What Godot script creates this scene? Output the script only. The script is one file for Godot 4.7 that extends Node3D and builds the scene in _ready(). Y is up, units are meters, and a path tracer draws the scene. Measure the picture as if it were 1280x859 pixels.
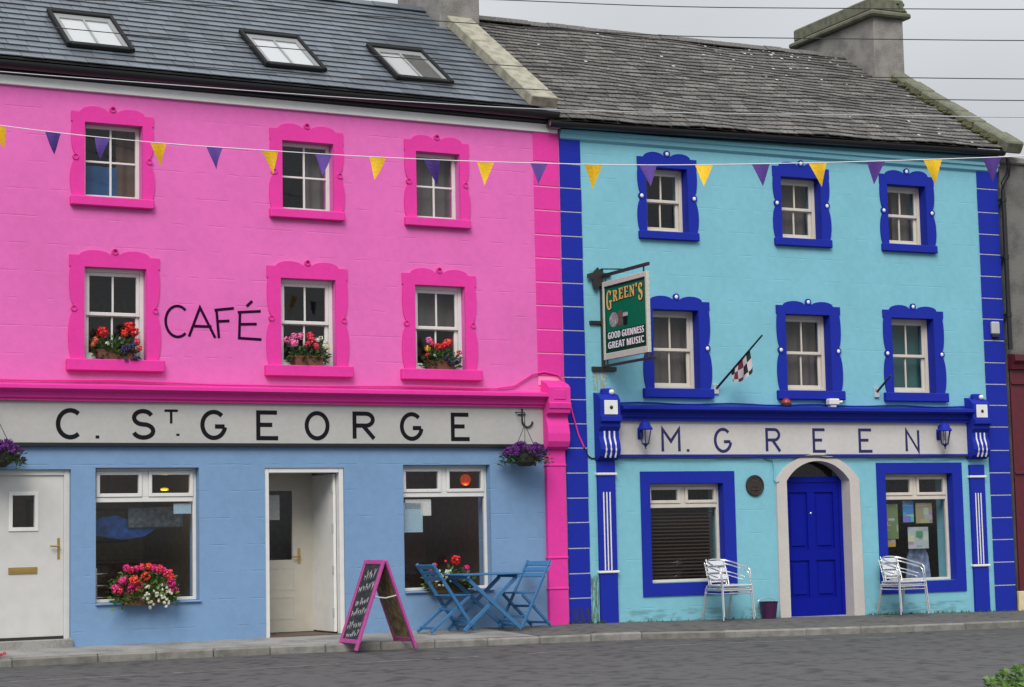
extends Node3D
# A pink and blue cafe and a turquoise pub side by side on a village street, overcast day.
# Each facade has its own frame: x along the wall, y up, z out towards the street; origin at the party wall, pavement level.

const EYE := 1.394
const PITCH := 0.09790034
const ROLL := -0.0206625
const FOCAL := 2400.0
var XP := Transform3D(Basis(Vector3.UP, 0.48717892), Vector3(0.770, 0, -29.208))
var XG := Transform3D(Basis(Vector3.UP, 0.44454682), Vector3(0.770, 0, -29.208))
var rng := RandomNumberGenerator.new()
var M := {}
var taken := {}
var cam_basis: Basis

# ---------------------------------------------------------------- geometry collector
class Geo:
	var v := PackedVector3Array()
	var n := PackedVector3Array()
	var c := PackedColorArray()
	var xf := Transform3D.IDENTITY
	var tint := Color(1, 1, 1)
	func put(p: Vector3, nn: Vector3) -> void:
		v.push_back(xf * p); n.push_back((xf.basis * nn).normalized()); c.push_back(tint)
	func tri(a: Vector3, b: Vector3, d: Vector3) -> void:
		var nn := (b - a).cross(d - a).normalized()
		put(a, nn); put(d, nn); put(b, nn)
	func quad(a: Vector3, b: Vector3, d: Vector3, e: Vector3) -> void:
		tri(a, b, d); tri(a, d, e)
	func quadn(p: Array, q: Array) -> void:   # four corners with their own normals, counter-clockwise
		for k in [0, 2, 1, 0, 3, 2]:
			put(p[k], q[k])
	func box(a: Vector3, b: Vector3) -> void:
		bevel(a, b, 0.0)
	func bevel(a: Vector3, b: Vector3, r: float) -> void:
		var lo := Vector3(minf(a.x, b.x), minf(a.y, b.y), minf(a.z, b.z))
		var hi := Vector3(maxf(a.x, b.x), maxf(a.y, b.y), maxf(a.z, b.z))
		r = minf(r, minf(hi.x - lo.x, minf(hi.y - lo.y, hi.z - lo.z)) * 0.45)
		var mid := (lo + hi) * 0.5
		var h := (hi - lo) * 0.5
		for ax in 3:
			var b1 := (ax + 1) % 3
			var b2 := (ax + 2) % 3
			for s in [-1.0, 1.0]:
				var p := []
				for k in [[-1, -1], [1, -1], [1, 1], [-1, 1]]:
					var q := Vector3.ZERO
					q[ax] = s * h[ax]; q[b1] = k[0] * (h[b1] - r); q[b2] = k[1] * (h[b2] - r)
					p.append(mid + q)
				if s > 0: quad(p[0], p[1], p[2], p[3])
				else: quad(p[0], p[3], p[2], p[1])
		if r <= 0.0: return
		for ax in 3:                                   # the twelve edges, then the eight corners
			var b1 := (ax + 1) % 3
			var b2 := (ax + 2) % 3
			for s1 in [-1.0, 1.0]:
				for s2 in [-1.0, 1.0]:
					var p := []
					for e in [[-1.0, 0], [1.0, 0], [1.0, 1], [-1.0, 1]]:
						var q := Vector3.ZERO
						q[ax] = e[0] * (h[ax] - r)
						q[b1] = s1 * (h[b1] - (r if e[1] == 1 else 0.0))
						q[b2] = s2 * (h[b2] - (0.0 if e[1] == 1 else r))
						p.append(mid + q)
					if s1 * s2 > 0: quad(p[0], p[3], p[2], p[1])
					else: quad(p[0], p[1], p[2], p[3])
		for sx in [-1.0, 1.0]:
			for sy in [-1.0, 1.0]:
				for sz in [-1.0, 1.0]:
					var s := Vector3(sx, sy, sz)
					var p1 := mid + s * Vector3(h.x, h.y - r, h.z - r)
					var p2 := mid + s * Vector3(h.x - r, h.y, h.z - r)
					var p3 := mid + s * Vector3(h.x - r, h.y - r, h.z)
					if sx * sy * sz > 0: tri(p1, p2, p3)
					else: tri(p1, p3, p2)
	func prism(poly: PackedVector2Array, z0: float, z1: float) -> void:   # outline in x, y; pushed out from z0 to z1
		if Geometry2D.is_polygon_clockwise(poly): poly.reverse()
		var t := Geometry2D.triangulate_polygon(poly)
		for k in range(0, t.size(), 3):
			var a := poly[t[k]]; var b := poly[t[k + 1]]; var d := poly[t[k + 2]]
			if (b - a).cross(d - a) < 0.0:
				var w := b
				b = d
				d = w
			tri(Vector3(a.x, a.y, z1), Vector3(b.x, b.y, z1), Vector3(d.x, d.y, z1))
			tri(Vector3(a.x, a.y, z0), Vector3(d.x, d.y, z0), Vector3(b.x, b.y, z0))
		for k in poly.size():
			var a := poly[k]; var b := poly[(k + 1) % poly.size()]
			quad(Vector3(a.x, a.y, z0), Vector3(b.x, b.y, z0), Vector3(b.x, b.y, z1), Vector3(a.x, a.y, z1))
	func profile(pts: Array, x0: float, x1: float) -> void:               # outline in (z out, y up) drawn along x
		var old := xf
		var poly := PackedVector2Array()
		for p in pts: poly.push_back(Vector2(-p[0], p[1]))
		xf = old * Transform3D(Basis(Vector3(0, 0, -1), Vector3(0, 1, 0), Vector3(1, 0, 0)), Vector3.ZERO)
		prism(poly, x0, x1)
		xf = old
	func tube(pts: Array, r0: float, r1 := -1.0, sides := 8) -> void:
		if r1 < 0.0: r1 = r0
		var rings := []
		var up := Vector3.UP
		for i in pts.size():
			var t: Vector3 = (pts[mini(i + 1, pts.size() - 1)] - pts[maxi(i - 1, 0)]).normalized()
			var side := t.cross(up)
			if side.length() < 0.1: side = t.cross(Vector3.RIGHT)
			side = side.normalized()
			var up2 := side.cross(t).normalized()
			var r := lerpf(r0, r1, float(i) / maxf(1.0, pts.size() - 1))
			var ring := []
			for k in sides:
				var an := TAU * k / sides
				var d := side * cos(an) + up2 * sin(an)
				ring.append([pts[i] + d * r, d])
			rings.append(ring)
		for i in pts.size() - 1:
			for k in sides:
				var a = rings[i][k]; var b = rings[i][(k + 1) % sides]; var d = rings[i + 1][(k + 1) % sides]; var e = rings[i + 1][k]
				quadn([a[0], e[0], d[0], b[0]], [a[1], e[1], d[1], b[1]])
		for e in [0, pts.size() - 1]:
			for k in range(1, sides - 1):
				if e == 0: tri(rings[e][0][0], rings[e][k + 1][0], rings[e][k][0])
				else: tri(rings[e][0][0], rings[e][k][0], rings[e][k + 1][0])
	func lathe(pr: Array, segs := 20) -> void:                            # (radius, height) pairs from the bottom up, round y
		for i in pr.size() - 1:
			var r0: float = pr[i][0]; var y0: float = pr[i][1]; var r1: float = pr[i + 1][0]; var y1: float = pr[i + 1][1]
			var sl := Vector2(y1 - y0, r0 - r1).normalized()
			for k in segs:
				var a := TAU * k / segs; var b := TAU * (k + 1) / segs
				var da := Vector3(cos(a), 0, -sin(a)); var db := Vector3(cos(b), 0, -sin(b))
				var na := da * sl.x + Vector3.UP * sl.y; var nb := db * sl.x + Vector3.UP * sl.y
				quadn([da * r0 + Vector3.UP * y0, db * r0 + Vector3.UP * y0, db * r1 + Vector3.UP * y1, da * r1 + Vector3.UP * y1], [na, nb, nb, na])
	func dome(at: Vector3, r: float, squash := 1.0, segs := 10, full := true) -> void:
		var rows := 6
		for i in rows:
			var a0 := lerpf(-PI / 2 if full else 0.0, PI / 2, float(i) / rows); var a1 := lerpf(-PI / 2 if full else 0.0, PI / 2, float(i + 1) / rows)
			for k in segs:
				var b0 := TAU * k / segs; var b1 := TAU * (k + 1) / segs
				var p := []; var q := []
				for e in [[a0, b0], [a0, b1], [a1, b1], [a1, b0]]:
					var d := Vector3(cos(e[0]) * cos(e[1]), sin(e[0]), -cos(e[0]) * sin(e[1]))
					p.append(at + d * Vector3(r, r * squash, r)); q.append((d * Vector3(1, 1.0 / squash, 1)).normalized())
				quadn(p, q)
	func stroke(pts: Array, w: float, z0: float, z1: float, closed := false) -> void:   # a brush stroke of even width in x, y
		var m := pts.size()
		var l := PackedVector2Array(); var r := PackedVector2Array()
		for i in m:
			var a: Vector2 = pts[(i - 1 + m) % m] if closed else pts[maxi(i - 1, 0)]
			var b: Vector2 = pts[i]
			var d: Vector2 = pts[(i + 1) % m] if closed else pts[mini(i + 1, m - 1)]
			var t1 := (b - a).normalized() if b != a else (d - b).normalized()
			var t2 := (d - b).normalized() if d != b else t1
			var nn := (t1.orthogonal() + t2.orthogonal()).normalized()
			var k := w * 0.5 / maxf(0.4, nn.dot(t1.orthogonal()))
			l.push_back(b + nn * k); r.push_back(b - nn * k)
		for i in (m if closed else m - 1):
			var j := (i + 1) % m
			var q := PackedVector2Array([l[i], l[j], r[j], r[i]])
			if Geometry2D.is_polygon_clockwise(q): q.reverse()
			quad(Vector3(q[0].x, q[0].y, z1), Vector3(q[1].x, q[1].y, z1), Vector3(q[2].x, q[2].y, z1), Vector3(q[3].x, q[3].y, z1))
			for s in [[l[i], l[j]], [r[j], r[i]]]:
				quad(Vector3(s[0].x, s[0].y, z1), Vector3(s[1].x, s[1].y, z1), Vector3(s[1].x, s[1].y, z0), Vector3(s[0].x, s[0].y, z0))
	func wall(r: Rect2, zf: float, zb: float, holes: Array) -> void:      # slab with rectangular openings and their reveals
		var xs := [r.position.x, r.end.x]; var ys := [r.position.y, r.end.y]
		for h in holes:
			for x in [h.position.x, h.end.x]:
				if x > r.position.x and x < r.end.x and not xs.has(x): xs.append(x)
			for y in [h.position.y, h.end.y]:
				if y > r.position.y and y < r.end.y and not ys.has(y): ys.append(y)
		xs.sort(); ys.sort()
		for i in xs.size() - 1:
			for j in ys.size() - 1:
				var mid := Vector2((xs[i] + xs[i + 1]) * 0.5, (ys[j] + ys[j + 1]) * 0.5)
				var open := false
				for h in holes:
					if h.has_point(mid): open = true
				if open: continue
				quad(Vector3(xs[i], ys[j], zf), Vector3(xs[i + 1], ys[j], zf), Vector3(xs[i + 1], ys[j + 1], zf), Vector3(xs[i], ys[j + 1], zf))
				quad(Vector3(xs[i], ys[j], zb), Vector3(xs[i], ys[j + 1], zb), Vector3(xs[i + 1], ys[j + 1], zb), Vector3(xs[i + 1], ys[j], zb))
		var rings := [[r, 1.0]]
		for h in holes: rings.append([h, -1.0])
		for e in rings:
			var p: Vector2 = e[0].position; var q: Vector2 = e[0].end
			var cs := [p, Vector2(q.x, p.y), q, Vector2(p.x, q.y)]
			for k in 4:
				var a: Vector2 = cs[k]; var b: Vector2 = cs[(k + 1) % 4]
				if e[1] < 0 and k == 0 and a.y <= r.position.y: continue
				if e[1] > 0: quad(Vector3(a.x, a.y, zf), Vector3(a.x, a.y, zb), Vector3(b.x, b.y, zb), Vector3(b.x, b.y, zf))
				else: quad(Vector3(a.x, a.y, zf), Vector3(b.x, b.y, zf), Vector3(b.x, b.y, zb), Vector3(a.x, a.y, zb))
	func add(o: Geo, t: Transform3D) -> void:
		for i in o.v.size():
			v.push_back(xf * (t * o.v[i])); n.push_back((xf.basis * (t.basis * o.n[i])).normalized()); c.push_back(o.c[i])
	func mesh() -> ArrayMesh:
		var arr := []
		arr.resize(Mesh.ARRAY_MAX)
		arr[Mesh.ARRAY_VERTEX] = v; arr[Mesh.ARRAY_NORMAL] = n; arr[Mesh.ARRAY_COLOR] = c
		var m := ArrayMesh.new()
		m.add_surface_from_arrays(Mesh.PRIMITIVE_TRIANGLES, arr)
		return m

# ---------------------------------------------------------------- objects
func numbered(called: String) -> String:
	taken[called] = taken.get(called, -1) + 1
	return called if taken[called] == 0 else "%s_%03d" % [called, taken[called]]

func thing(called: String, label: String, category: String, at: Transform3D, group := "") -> Node3D:
	var o := Node3D.new()
	o.name = numbered(called); add_child(o); o.transform = at
	o.set_meta("label", label); o.set_meta("category", category)
	if group: o.set_meta("group", group)
	return o

func part(parent: Node, called: String, g, m: Material, at := Transform3D.IDENTITY) -> MeshInstance3D:
	var o := MeshInstance3D.new()
	o.name = called; o.mesh = g.mesh() if g is Geo else g; o.material_override = m; o.transform = at
	parent.add_child(o, true)
	return o

func holder(parent: Node, called: String, at := Transform3D.IDENTITY) -> Node3D:
	var o := Node3D.new()
	o.name = called; o.transform = at
	parent.add_child(o, true)
	return o

func structure(called: String, g: Geo, m: Material) -> MeshInstance3D:
	var o := part(self, called, g, m)
	o.set_meta("kind", "structure")
	return o

func copy(o: Node3D, at: Transform3D, label: String) -> Node3D:
	var c: Node3D = o.duplicate()
	c.name = numbered(String(o.name)); add_child(c); c.transform = at; c.set_meta("label", label)
	return c

func T(x: float, y: float, z: float, turn := 0.0) -> Transform3D:
	return Transform3D(Basis(Vector3.UP, turn), Vector3(x, y, z))

func ray(px: float, py: float, depth: float) -> Vector3:                  # a point seen at a pixel of the photograph, at a given distance ahead
	var d := cam_basis * Vector3((px - 640.0) / FOCAL, -(py - 429.5) / FOCAL, -1.0)
	return d * (depth / -d.z) + Vector3(0, EYE, 0)

# ---------------------------------------------------------------- materials
func lin(r: float, g: float, b: float, a := 1.0) -> Color:                # real-world base colour
	var c := Color(r, g, b).linear_to_srgb()
	c.a = a
	return c

func noise_image(sd: int, freq: float, octaves: int, size: int) -> Image:
	var f := FastNoiseLite.new()
	f.seed = sd; f.frequency = freq; f.fractal_octaves = octaves; f.noise_type = FastNoiseLite.TYPE_SIMPLEX_SMOOTH
	return f.get_seamless_image(size, size)

func tone(layers: Array, size: int, lo: float, hi: float) -> ImageTexture:  # layers of noise [seed, frequency, octaves, weight] between two grey values
	var sum := PackedFloat32Array()
	sum.resize(size * size)
	var total := 0.0
	for l in layers:
		var d := noise_image(l[0], l[1], l[2], size).get_data()
		var w: float = l[3] / 255.0
		for i in sum.size(): sum[i] += d[i] * w
		total += l[3]
	var out := PackedByteArray()
	out.resize(size * size)
	for i in sum.size(): out[i] = int(clampf(lerpf(lo, hi, sum[i] / total), 0.0, 1.0) * 255.0)
	return ImageTexture.create_from_image(Image.create_from_data(size, size, false, Image.FORMAT_L8, out))

func course_relief(sd: int, size: int, metres: float, course: float) -> ImageTexture:   # blockwork showing faintly through paint: broken level lines and fine grain
	var d := noise_image(sd, 0.25, 2, size).get_data()
	var wav := noise_image(sd + 7, 0.010, 4, size).get_data()
	for i in d.size(): d[i] = int(clampf(150.0 + (d[i] - 128.0) * 0.14 + (wav[i] - 128.0) * 0.08, 0, 255))
	var px := size / metres
	var rows := int(round(metres / course))
	for r in rows:
		var y0 := int((r + 0.5) * size / float(rows))
		var off := r * 131
		for x in size:
			var m := wav[((r * 53 + 17) % size) * size + (x + off) % size] / 255.0
			var deep := smoothstep(0.42, 0.62, m)
			var yy := y0 + int((wav[((r * 29) % size) * size + x] / 255.0 - 0.5) * px * 0.018)
			for k in [-2, -1, 0, 1]:
				var at := posmod(yy + k, size) * size + x
				d[at] = int(clampf(d[at] - deep * [40.0, 125.0, 120.0, 40.0][k + 2], 0, 255))
	return ImageTexture.create_from_image(Image.create_from_data(size, size, false, Image.FORMAT_L8, d))

func mat(c: Color, rough := 0.8, tex: Texture2D = null, scale := 1.0, bump: Texture2D = null, depth := 0.1, world := false) -> StandardMaterial3D:
	var m := StandardMaterial3D.new()
	m.albedo_color = c; m.roughness = rough
	if tex or bump:
		m.uv1_triplanar = true; m.uv1_world_triplanar = world; m.uv1_scale = Vector3.ONE * scale; m.uv1_triplanar_sharpness = 4.0
	if tex: m.albedo_texture = tex
	if bump:
		m.heightmap_enabled = true; m.heightmap_texture = bump; m.heightmap_scale = depth
	return m

func glass(c: Color) -> StandardMaterial3D:
	var m := mat(c, 0.02)
	m.transparency = BaseMaterial3D.TRANSPARENCY_ALPHA
	return m

func materials() -> void:
	var wall_tone := tone([[3, 0.006, 4, 0.5], [4, 0.05, 3, 0.5], [5, 0.3, 2, 0.5]], 512, 0.92, 1.04)
	var fine := tone([[11, 0.05, 3, 1.0], [12, 0.3, 2, 0.8]], 256, 0.84, 1.08)
	var blotch := tone([[21, 0.012, 5, 1.0], [22, 0.1, 3, 0.7]], 512, 0.35, 1.25)
	var strong := tone([[25, 0.03, 5, 1.0], [26, 0.25, 3, 0.9]], 512, 0.2, 1.45)
	var grain := tone([[31, 0.35, 2, 1.0], [32, 0.08, 3, 0.5]], 512, 0.0, 1.0)
	var courses := course_relief(40, 1024, 4.44, 0.37)
	var asphalt := tone([[51, 0.004, 3, 0.4], [52, 0.014, 4, 1.2], [53, 0.3, 2, 0.6]], 1024, 0.25, 1.75)
	M.blotch = blotch
	var soft := tone([[13, 0.02, 3, 1.0], [14, 0.3, 2, 0.5]], 256, 0.95, 1.03)
	var stone := tone([[15, 0.01, 5, 1.0], [16, 0.15, 3, 0.6]], 512, 0.66, 1.22)
	M.pink = mat(lin(0.73, 0.152, 0.485), 0.62, wall_tone, 0.225, courses, 0.7)
	M.deep_pink = mat(lin(0.74, 0.048, 0.355), 0.55, wall_tone, 0.4, grain, 0.12)
	for k in ["pink", "deep_pink"]: M[k].metallic_specular = 0.25
	M.ring_pink = M.deep_pink
	M.joint_pink = mat(lin(0.82, 0.27, 0.52), 0.7)
	M.shop_blue = mat(lin(0.180, 0.305, 0.50), 0.62, wall_tone, 0.225, courses, 0.7)
	M.turquoise = mat(lin(0.205, 0.49, 0.60), 0.65, wall_tone, 0.225, courses, 0.5)
	M.blue = mat(lin(0.014, 0.028, 0.34), 0.5, wall_tone, 0.45, grain, 0.12)
	M.door_blue = mat(lin(0.004, 0.0095, 0.265), 0.45, soft, 1.0)
	for k in ["shop_blue", "turquoise", "blue", "door_blue"]: M[k].metallic_specular = 0.22
	M.white = mat(lin(0.72, 0.72, 0.71), 0.4, soft, 0.7)
	M.upvc = mat(lin(0.66, 0.66, 0.65), 0.3, soft, 0.7)
	M.cream = mat(lin(0.60, 0.56, 0.50), 0.4, soft, 0.9)
	M.door_white = mat(lin(0.55, 0.55, 0.54), 0.35, soft, 0.6)
	M.door_cream = mat(lin(0.48, 0.46, 0.40), 0.4, soft, 0.6)
	M.board = mat(lin(0.42, 0.425, 0.42), 0.6, wall_tone, 0.3, grain, 0.05)
	M.board_green = mat(lin(0.54, 0.53, 0.53), 0.6, wall_tone, 0.3, grain, 0.05)
	M.lime = mat(lin(0.52, 0.49, 0.47), 0.75, wall_tone, 0.6, grain, 0.2)
	M.letter = mat(lin(0.012, 0.012, 0.016), 0.8); M.letter.metallic_specular = 0.15
	M.letter_blue = mat(lin(0.014, 0.014, 0.10), 0.4)
	M.letter_plum = mat(lin(0.022, 0.004, 0.028), 0.8); M.letter_plum.metallic_specular = 0.15
	M.joint_white = mat(lin(0.48, 0.50, 0.55), 0.6, fine, 1.2)
	M.white_stud = mat(lin(0.72, 0.74, 0.76), 0.4)
	M.black = mat(lin(0.012, 0.012, 0.014), 0.35)
	M.lead = mat(lin(0.016, 0.017, 0.019), 0.75); M.lead.metallic_specular = 0.25
	M.fitting = mat(lin(0.40, 0.41, 0.42), 0.5)
	M.iron = mat(lin(0.02, 0.019, 0.018), 0.5, fine, 3.0)
	M.fascia = mat(lin(0.83, 0.83, 0.83), 0.5, soft, 0.6)
	M.brass = mat(lin(0.55, 0.38, 0.12), 0.35); M.brass.metallic = 0.9
	M.steel = mat(lin(0.80, 0.81, 0.83), 0.25); M.steel.metallic = 0.85
	M.slate = []
	for k in 4:
		var s: float = [0.82, 0.95, 1.06, 1.2][k]
		M.slate.append(mat(lin(0.090 * s, 0.108 * s, 0.132 * s), 0.42, soft, 1.5, grain, 0.1))
	M.old_slate = []
	for k in 5:
		var s: float = [0.66, 0.82, 0.96, 1.1, 1.32][k]
		M.old_slate.append(mat(lin(0.160 * s, 0.152 * s, 0.144 * s), 0.8, strong, 1.1, grain, 0.4, true))
	M.deck = mat(lin(0.02, 0.02, 0.02), 0.9)
	M.concrete = mat(lin(0.25, 0.24, 0.23), 0.85, stone, 0.35, grain, 0.4)
	M.moss_stone = mat(lin(0.15, 0.155, 0.11), 0.9, stone, 0.9, grain, 0.9)
	M.moss = mat(lin(0.09, 0.10, 0.035), 0.95, strong, 1.5, grain, 1.0)
	M.coping = mat(lin(0.33, 0.315, 0.25), 0.85, stone, 0.8, grain, 0.4)
	M.grey_render = mat(lin(0.15, 0.15, 0.14), 0.9, stone, 0.35, grain, 0.6)
	M.maroon = mat(lin(0.105, 0.012, 0.022), 0.4, fine, 0.6)
	M.base_cream = mat(lin(0.62, 0.55, 0.34), 0.7, fine, 0.6)
	M.glass = glass(lin(0.10, 0.11, 0.11, 0.03))
	M.panelling = mat(lin(0.13, 0.085, 0.055), 0.5, strong, 0.8)
	M.room = mat(lin(0.42, 0.40, 0.37), 0.9, fine, 0.5)
	M.room_floor = mat(lin(0.10, 0.07, 0.05), 0.6, fine, 0.5)
	M.asphalt = mat(lin(0.072, 0.072, 0.072), 0.88, asphalt, 0.22, grain, 0.5, true)
	M.pavement = mat(lin(0.285, 0.282, 0.27), 0.9, stone, 0.25, grain, 0.25, true)
	M.tarmac = mat(lin(0.105, 0.103, 0.097), 0.9, asphalt, 0.3, grain, 0.4, true)
	M.kerb = mat(lin(0.21, 0.205, 0.19), 0.9, stone, 0.6, grain, 0.4, true)
	M.kerbs = [M.kerb, mat(lin(0.185, 0.18, 0.165), 0.9, stone, 0.6, grain, 0.4, true), mat(lin(0.235, 0.23, 0.215), 0.9, stone, 0.6, grain, 0.4, true)]
	M.road_paint = mat(lin(0.27, 0.27, 0.26), 0.85, stone, 1.1, grain, 0.4, true)
	M.soil = mat(lin(0.025, 0.018, 0.012), 1.0)
	M.terracotta = mat(lin(0.16, 0.055, 0.035), 0.7, fine, 2.0)
	M.basket = mat(lin(0.06, 0.055, 0.045), 0.95, strong, 3.0)
	M.wood = mat(lin(0.14, 0.075, 0.035), 0.8, strong, 1.4, grain, 0.4)
	M.ply = mat(lin(0.30, 0.225, 0.105), 0.75, blotch, 1.2)
	M.board_pink = mat(lin(0.43, 0.06, 0.28), 0.45, fine, 1.5)
	M.chalkboard = mat(lin(0.04, 0.045, 0.05), 0.6, blotch, 1.5)
	M.chalk = mat(lin(0.40, 0.42, 0.42), 0.95)
	M.chair_blue = mat(lin(0.034, 0.155, 0.35), 0.5, fine, 2.0, grain, 0.15)
	M.purple = mat(lin(0.075, 0.028, 0.24), 0.75, fine, 2.0); M.purple.backlight_enabled = true; M.purple.backlight = lin(0.05, 0.015, 0.16)
	M.yellow = mat(lin(0.86, 0.56, 0.012), 0.75, fine, 2.0); M.yellow.backlight_enabled = true; M.yellow.backlight = lin(0.35, 0.2, 0.003)
	M.string = mat(lin(0.7, 0.68, 0.72), 0.6)
	M.wire = mat(lin(0.02, 0.02, 0.022), 0.6)
	M.pale_wire = mat(lin(0.40, 0.42, 0.44), 0.5)
	M.sign_green = mat(lin(0.002, 0.15, 0.075), 0.45, fine, 1.5)
	M.sign_dark = mat(lin(0.006, 0.045, 0.028), 0.6)
	M.sign_frame = mat(lin(0.50, 0.54, 0.47), 0.6, fine, 1.5)
	for k in ["sign_green", "sign_dark", "sign_frame"]: M[k].metallic_specular = 0.15
	M.gold = mat(lin(0.66, 0.44, 0.12), 0.5)
	M.paper = mat(lin(0.55, 0.58, 0.58), 0.8, fine, 2.0)
	M.paper_blue = mat(lin(0.28, 0.42, 0.52), 0.8, fine, 2.0)
	M.leaf = []
	for c in [[0.035, 0.085, 0.018], [0.06, 0.13, 0.025], [0.022, 0.055, 0.014], [0.10, 0.19, 0.03]]:
		var m := mat(lin(c[0], c[1], c[2]), 0.6)
		m.backlight_enabled = true; m.backlight = lin(c[0] * 0.6, c[1] * 0.6, c[2] * 0.6)
		M.leaf.append(m)
	M.bloom = {"red": mat(lin(0.62, 0.012, 0.012), 0.6), "scarlet": mat(lin(0.72, 0.055, 0.03), 0.6), "pink": mat(lin(0.78, 0.18, 0.42), 0.6), "magenta": mat(lin(0.62, 0.02, 0.20), 0.6), "rose": mat(lin(0.70, 0.04, 0.10), 0.6), "white": mat(lin(0.72, 0.72, 0.60), 0.6), "purple": mat(lin(0.10, 0.012, 0.17), 0.6), "orange": mat(lin(0.58, 0.13, 0.05), 0.6), "yellow": mat(lin(0.70, 0.48, 0.03), 0.6), "violet": mat(lin(0.05, 0.03, 0.14), 0.6)}

# ---------------------------------------------------------------- shared building parts
func sash(house: Node3D, r: Rect2, z: float, m: Material, style: String, label := "") -> Node3D:
	# style: "casement" one light of four panes; "sash" two sliding lights of two panes; "shop" two transom lights over one pane
	var w := holder(house, "window", Transform3D(Basis.IDENTITY, Vector3(r.position.x, r.position.y, z)))
	if label: w.set_meta("label", label)
	var W := r.size.x; var H := r.size.y
	var fr := Geo.new()
	var t := 0.055
	var fm := func(g: Geo, x0: float, y0: float, x1: float, y1: float, tt: float, z0: float, z1: float) -> void:
		g.bevel(Vector3(x0, y0, z0), Vector3(x0 + tt, y1, z1), 0.006)
		g.bevel(Vector3(x1 - tt, y0, z0), Vector3(x1, y1, z1), 0.006)
		g.bevel(Vector3(x0 + tt, y0, z0), Vector3(x1 - tt, y0 + tt, z1), 0.006)
		g.bevel(Vector3(x0 + tt, y1 - tt, z0), Vector3(x1 - tt, y1, z1), 0.006)
	if style == "casement":
		fm.call(fr, 0.0, 0.0, W, H, t, -0.05, 0.0)
		part(w, "frame", fr, m)
		var bar := Geo.new()
		bar.bevel(Vector3(W * 0.5 - 0.014, t, -0.035), Vector3(W * 0.5 + 0.014, H - t, -0.004), 0.004)
		part(w, "glazing_bar", bar, m)
		var b2 := Geo.new()
		for s in [[t, W * 0.5 - 0.014], [W * 0.5 + 0.014, W - t]]:
			b2.bevel(Vector3(s[0], H * 0.5 - 0.014, -0.035), Vector3(s[1], H * 0.5 + 0.014, -0.004), 0.004)
		part(w, "glazing_bar", b2, m)
		for i in 2:
			for j in 2:
				pane(w, t + i * (W * 0.5 - t), t + j * (H * 0.5 - t), W * 0.5 + i * (W * 0.5 - t), H * 0.5 + j * (H * 0.5 - t), -0.022)
	elif style == "sash":
		fm.call(fr, 0.0, 0.0, W, H, t, -0.09, 0.0)
		part(w, "frame", fr, m)
		for k in 2:
			var y0 := t if k == 0 else H * 0.5 - 0.02
			var y1 := H * 0.5 + 0.02 if k == 0 else H - t
			var z0 := -0.05 if k == 0 else -0.012
			var sg := Geo.new()
			var tt := 0.05
			fm.call(sg, t, y0, W - t, y1, tt, z0 - 0.035, z0)
			var lite := part(w, "sash", sg, m)
			lite.name = "upper_sash" if k == 1 else "lower_sash"
			var bar := Geo.new()
			bar.bevel(Vector3(W * 0.5 - 0.013, y0 + tt, z0 - 0.03), Vector3(W * 0.5 + 0.013, y1 - tt, z0 - 0.004), 0.004)
			part(w, "glazing_bar", bar, m)
			for i in 2:
				pane(w, (t + tt) if i == 0 else W * 0.5, y0 + tt, W * 0.5 if i == 0 else W - t - tt, y1 - tt, z0 - 0.018)
	else:
		var ht := H * (0.235 if style == "shop" else 0.22)
		fm.call(fr, 0.0, 0.0, W, H, 0.045, -0.06, 0.0)
		fr.bevel(Vector3(0.045, H - ht - 0.04, -0.058), Vector3(W - 0.045, H - ht + 0.03, 0.004), 0.006)
		fr.bevel(Vector3(W * 0.5 - 0.045, H - ht + 0.03, -0.058), Vector3(W * 0.5 + 0.045, H - 0.045, 0.002), 0.006)
		part(w, "frame", fr, m)
		for i in 2:
			var x0 := 0.045 if i == 0 else W * 0.5 + 0.045
			var x1 := W * 0.5 - 0.045 if i == 0 else W - 0.045
			var tg := Geo.new()
			fm.call(tg, x0, H - ht + 0.03, x1, H - 0.045, 0.05, -0.04, 0.02)
			part(w, "transom_light", tg, m)
			pane(w, x0 + 0.05, H - ht + 0.08, x1 - 0.05, H - 0.095, -0.01)
		pane(w, 0.045, 0.045, W - 0.045, H - ht - 0.04, -0.03)
	return w

func pane(w: Node3D, x0: float, y0: float, x1: float, y1: float, z: float) -> void:
	var g := Geo.new()
	g.quad(Vector3(x0 - 0.003, y0 - 0.003, z), Vector3(x1 + 0.003, y0 - 0.003, z), Vector3(x1 + 0.003, y1 + 0.003, z), Vector3(x0 - 0.003, y1 + 0.003, z))
	part(w, "pane", g, M.glass)

func arc(cx: float, cy: float, rx: float, ry: float, d0: float, d1: float, k := 14) -> Array:
	var out := []
	for i in k + 1:
		var a := deg_to_rad(lerpf(d0, d1, float(i) / k))
		out.append(Vector2(cx + rx * cos(a), cy + ry * sin(a)))
	return out

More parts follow.
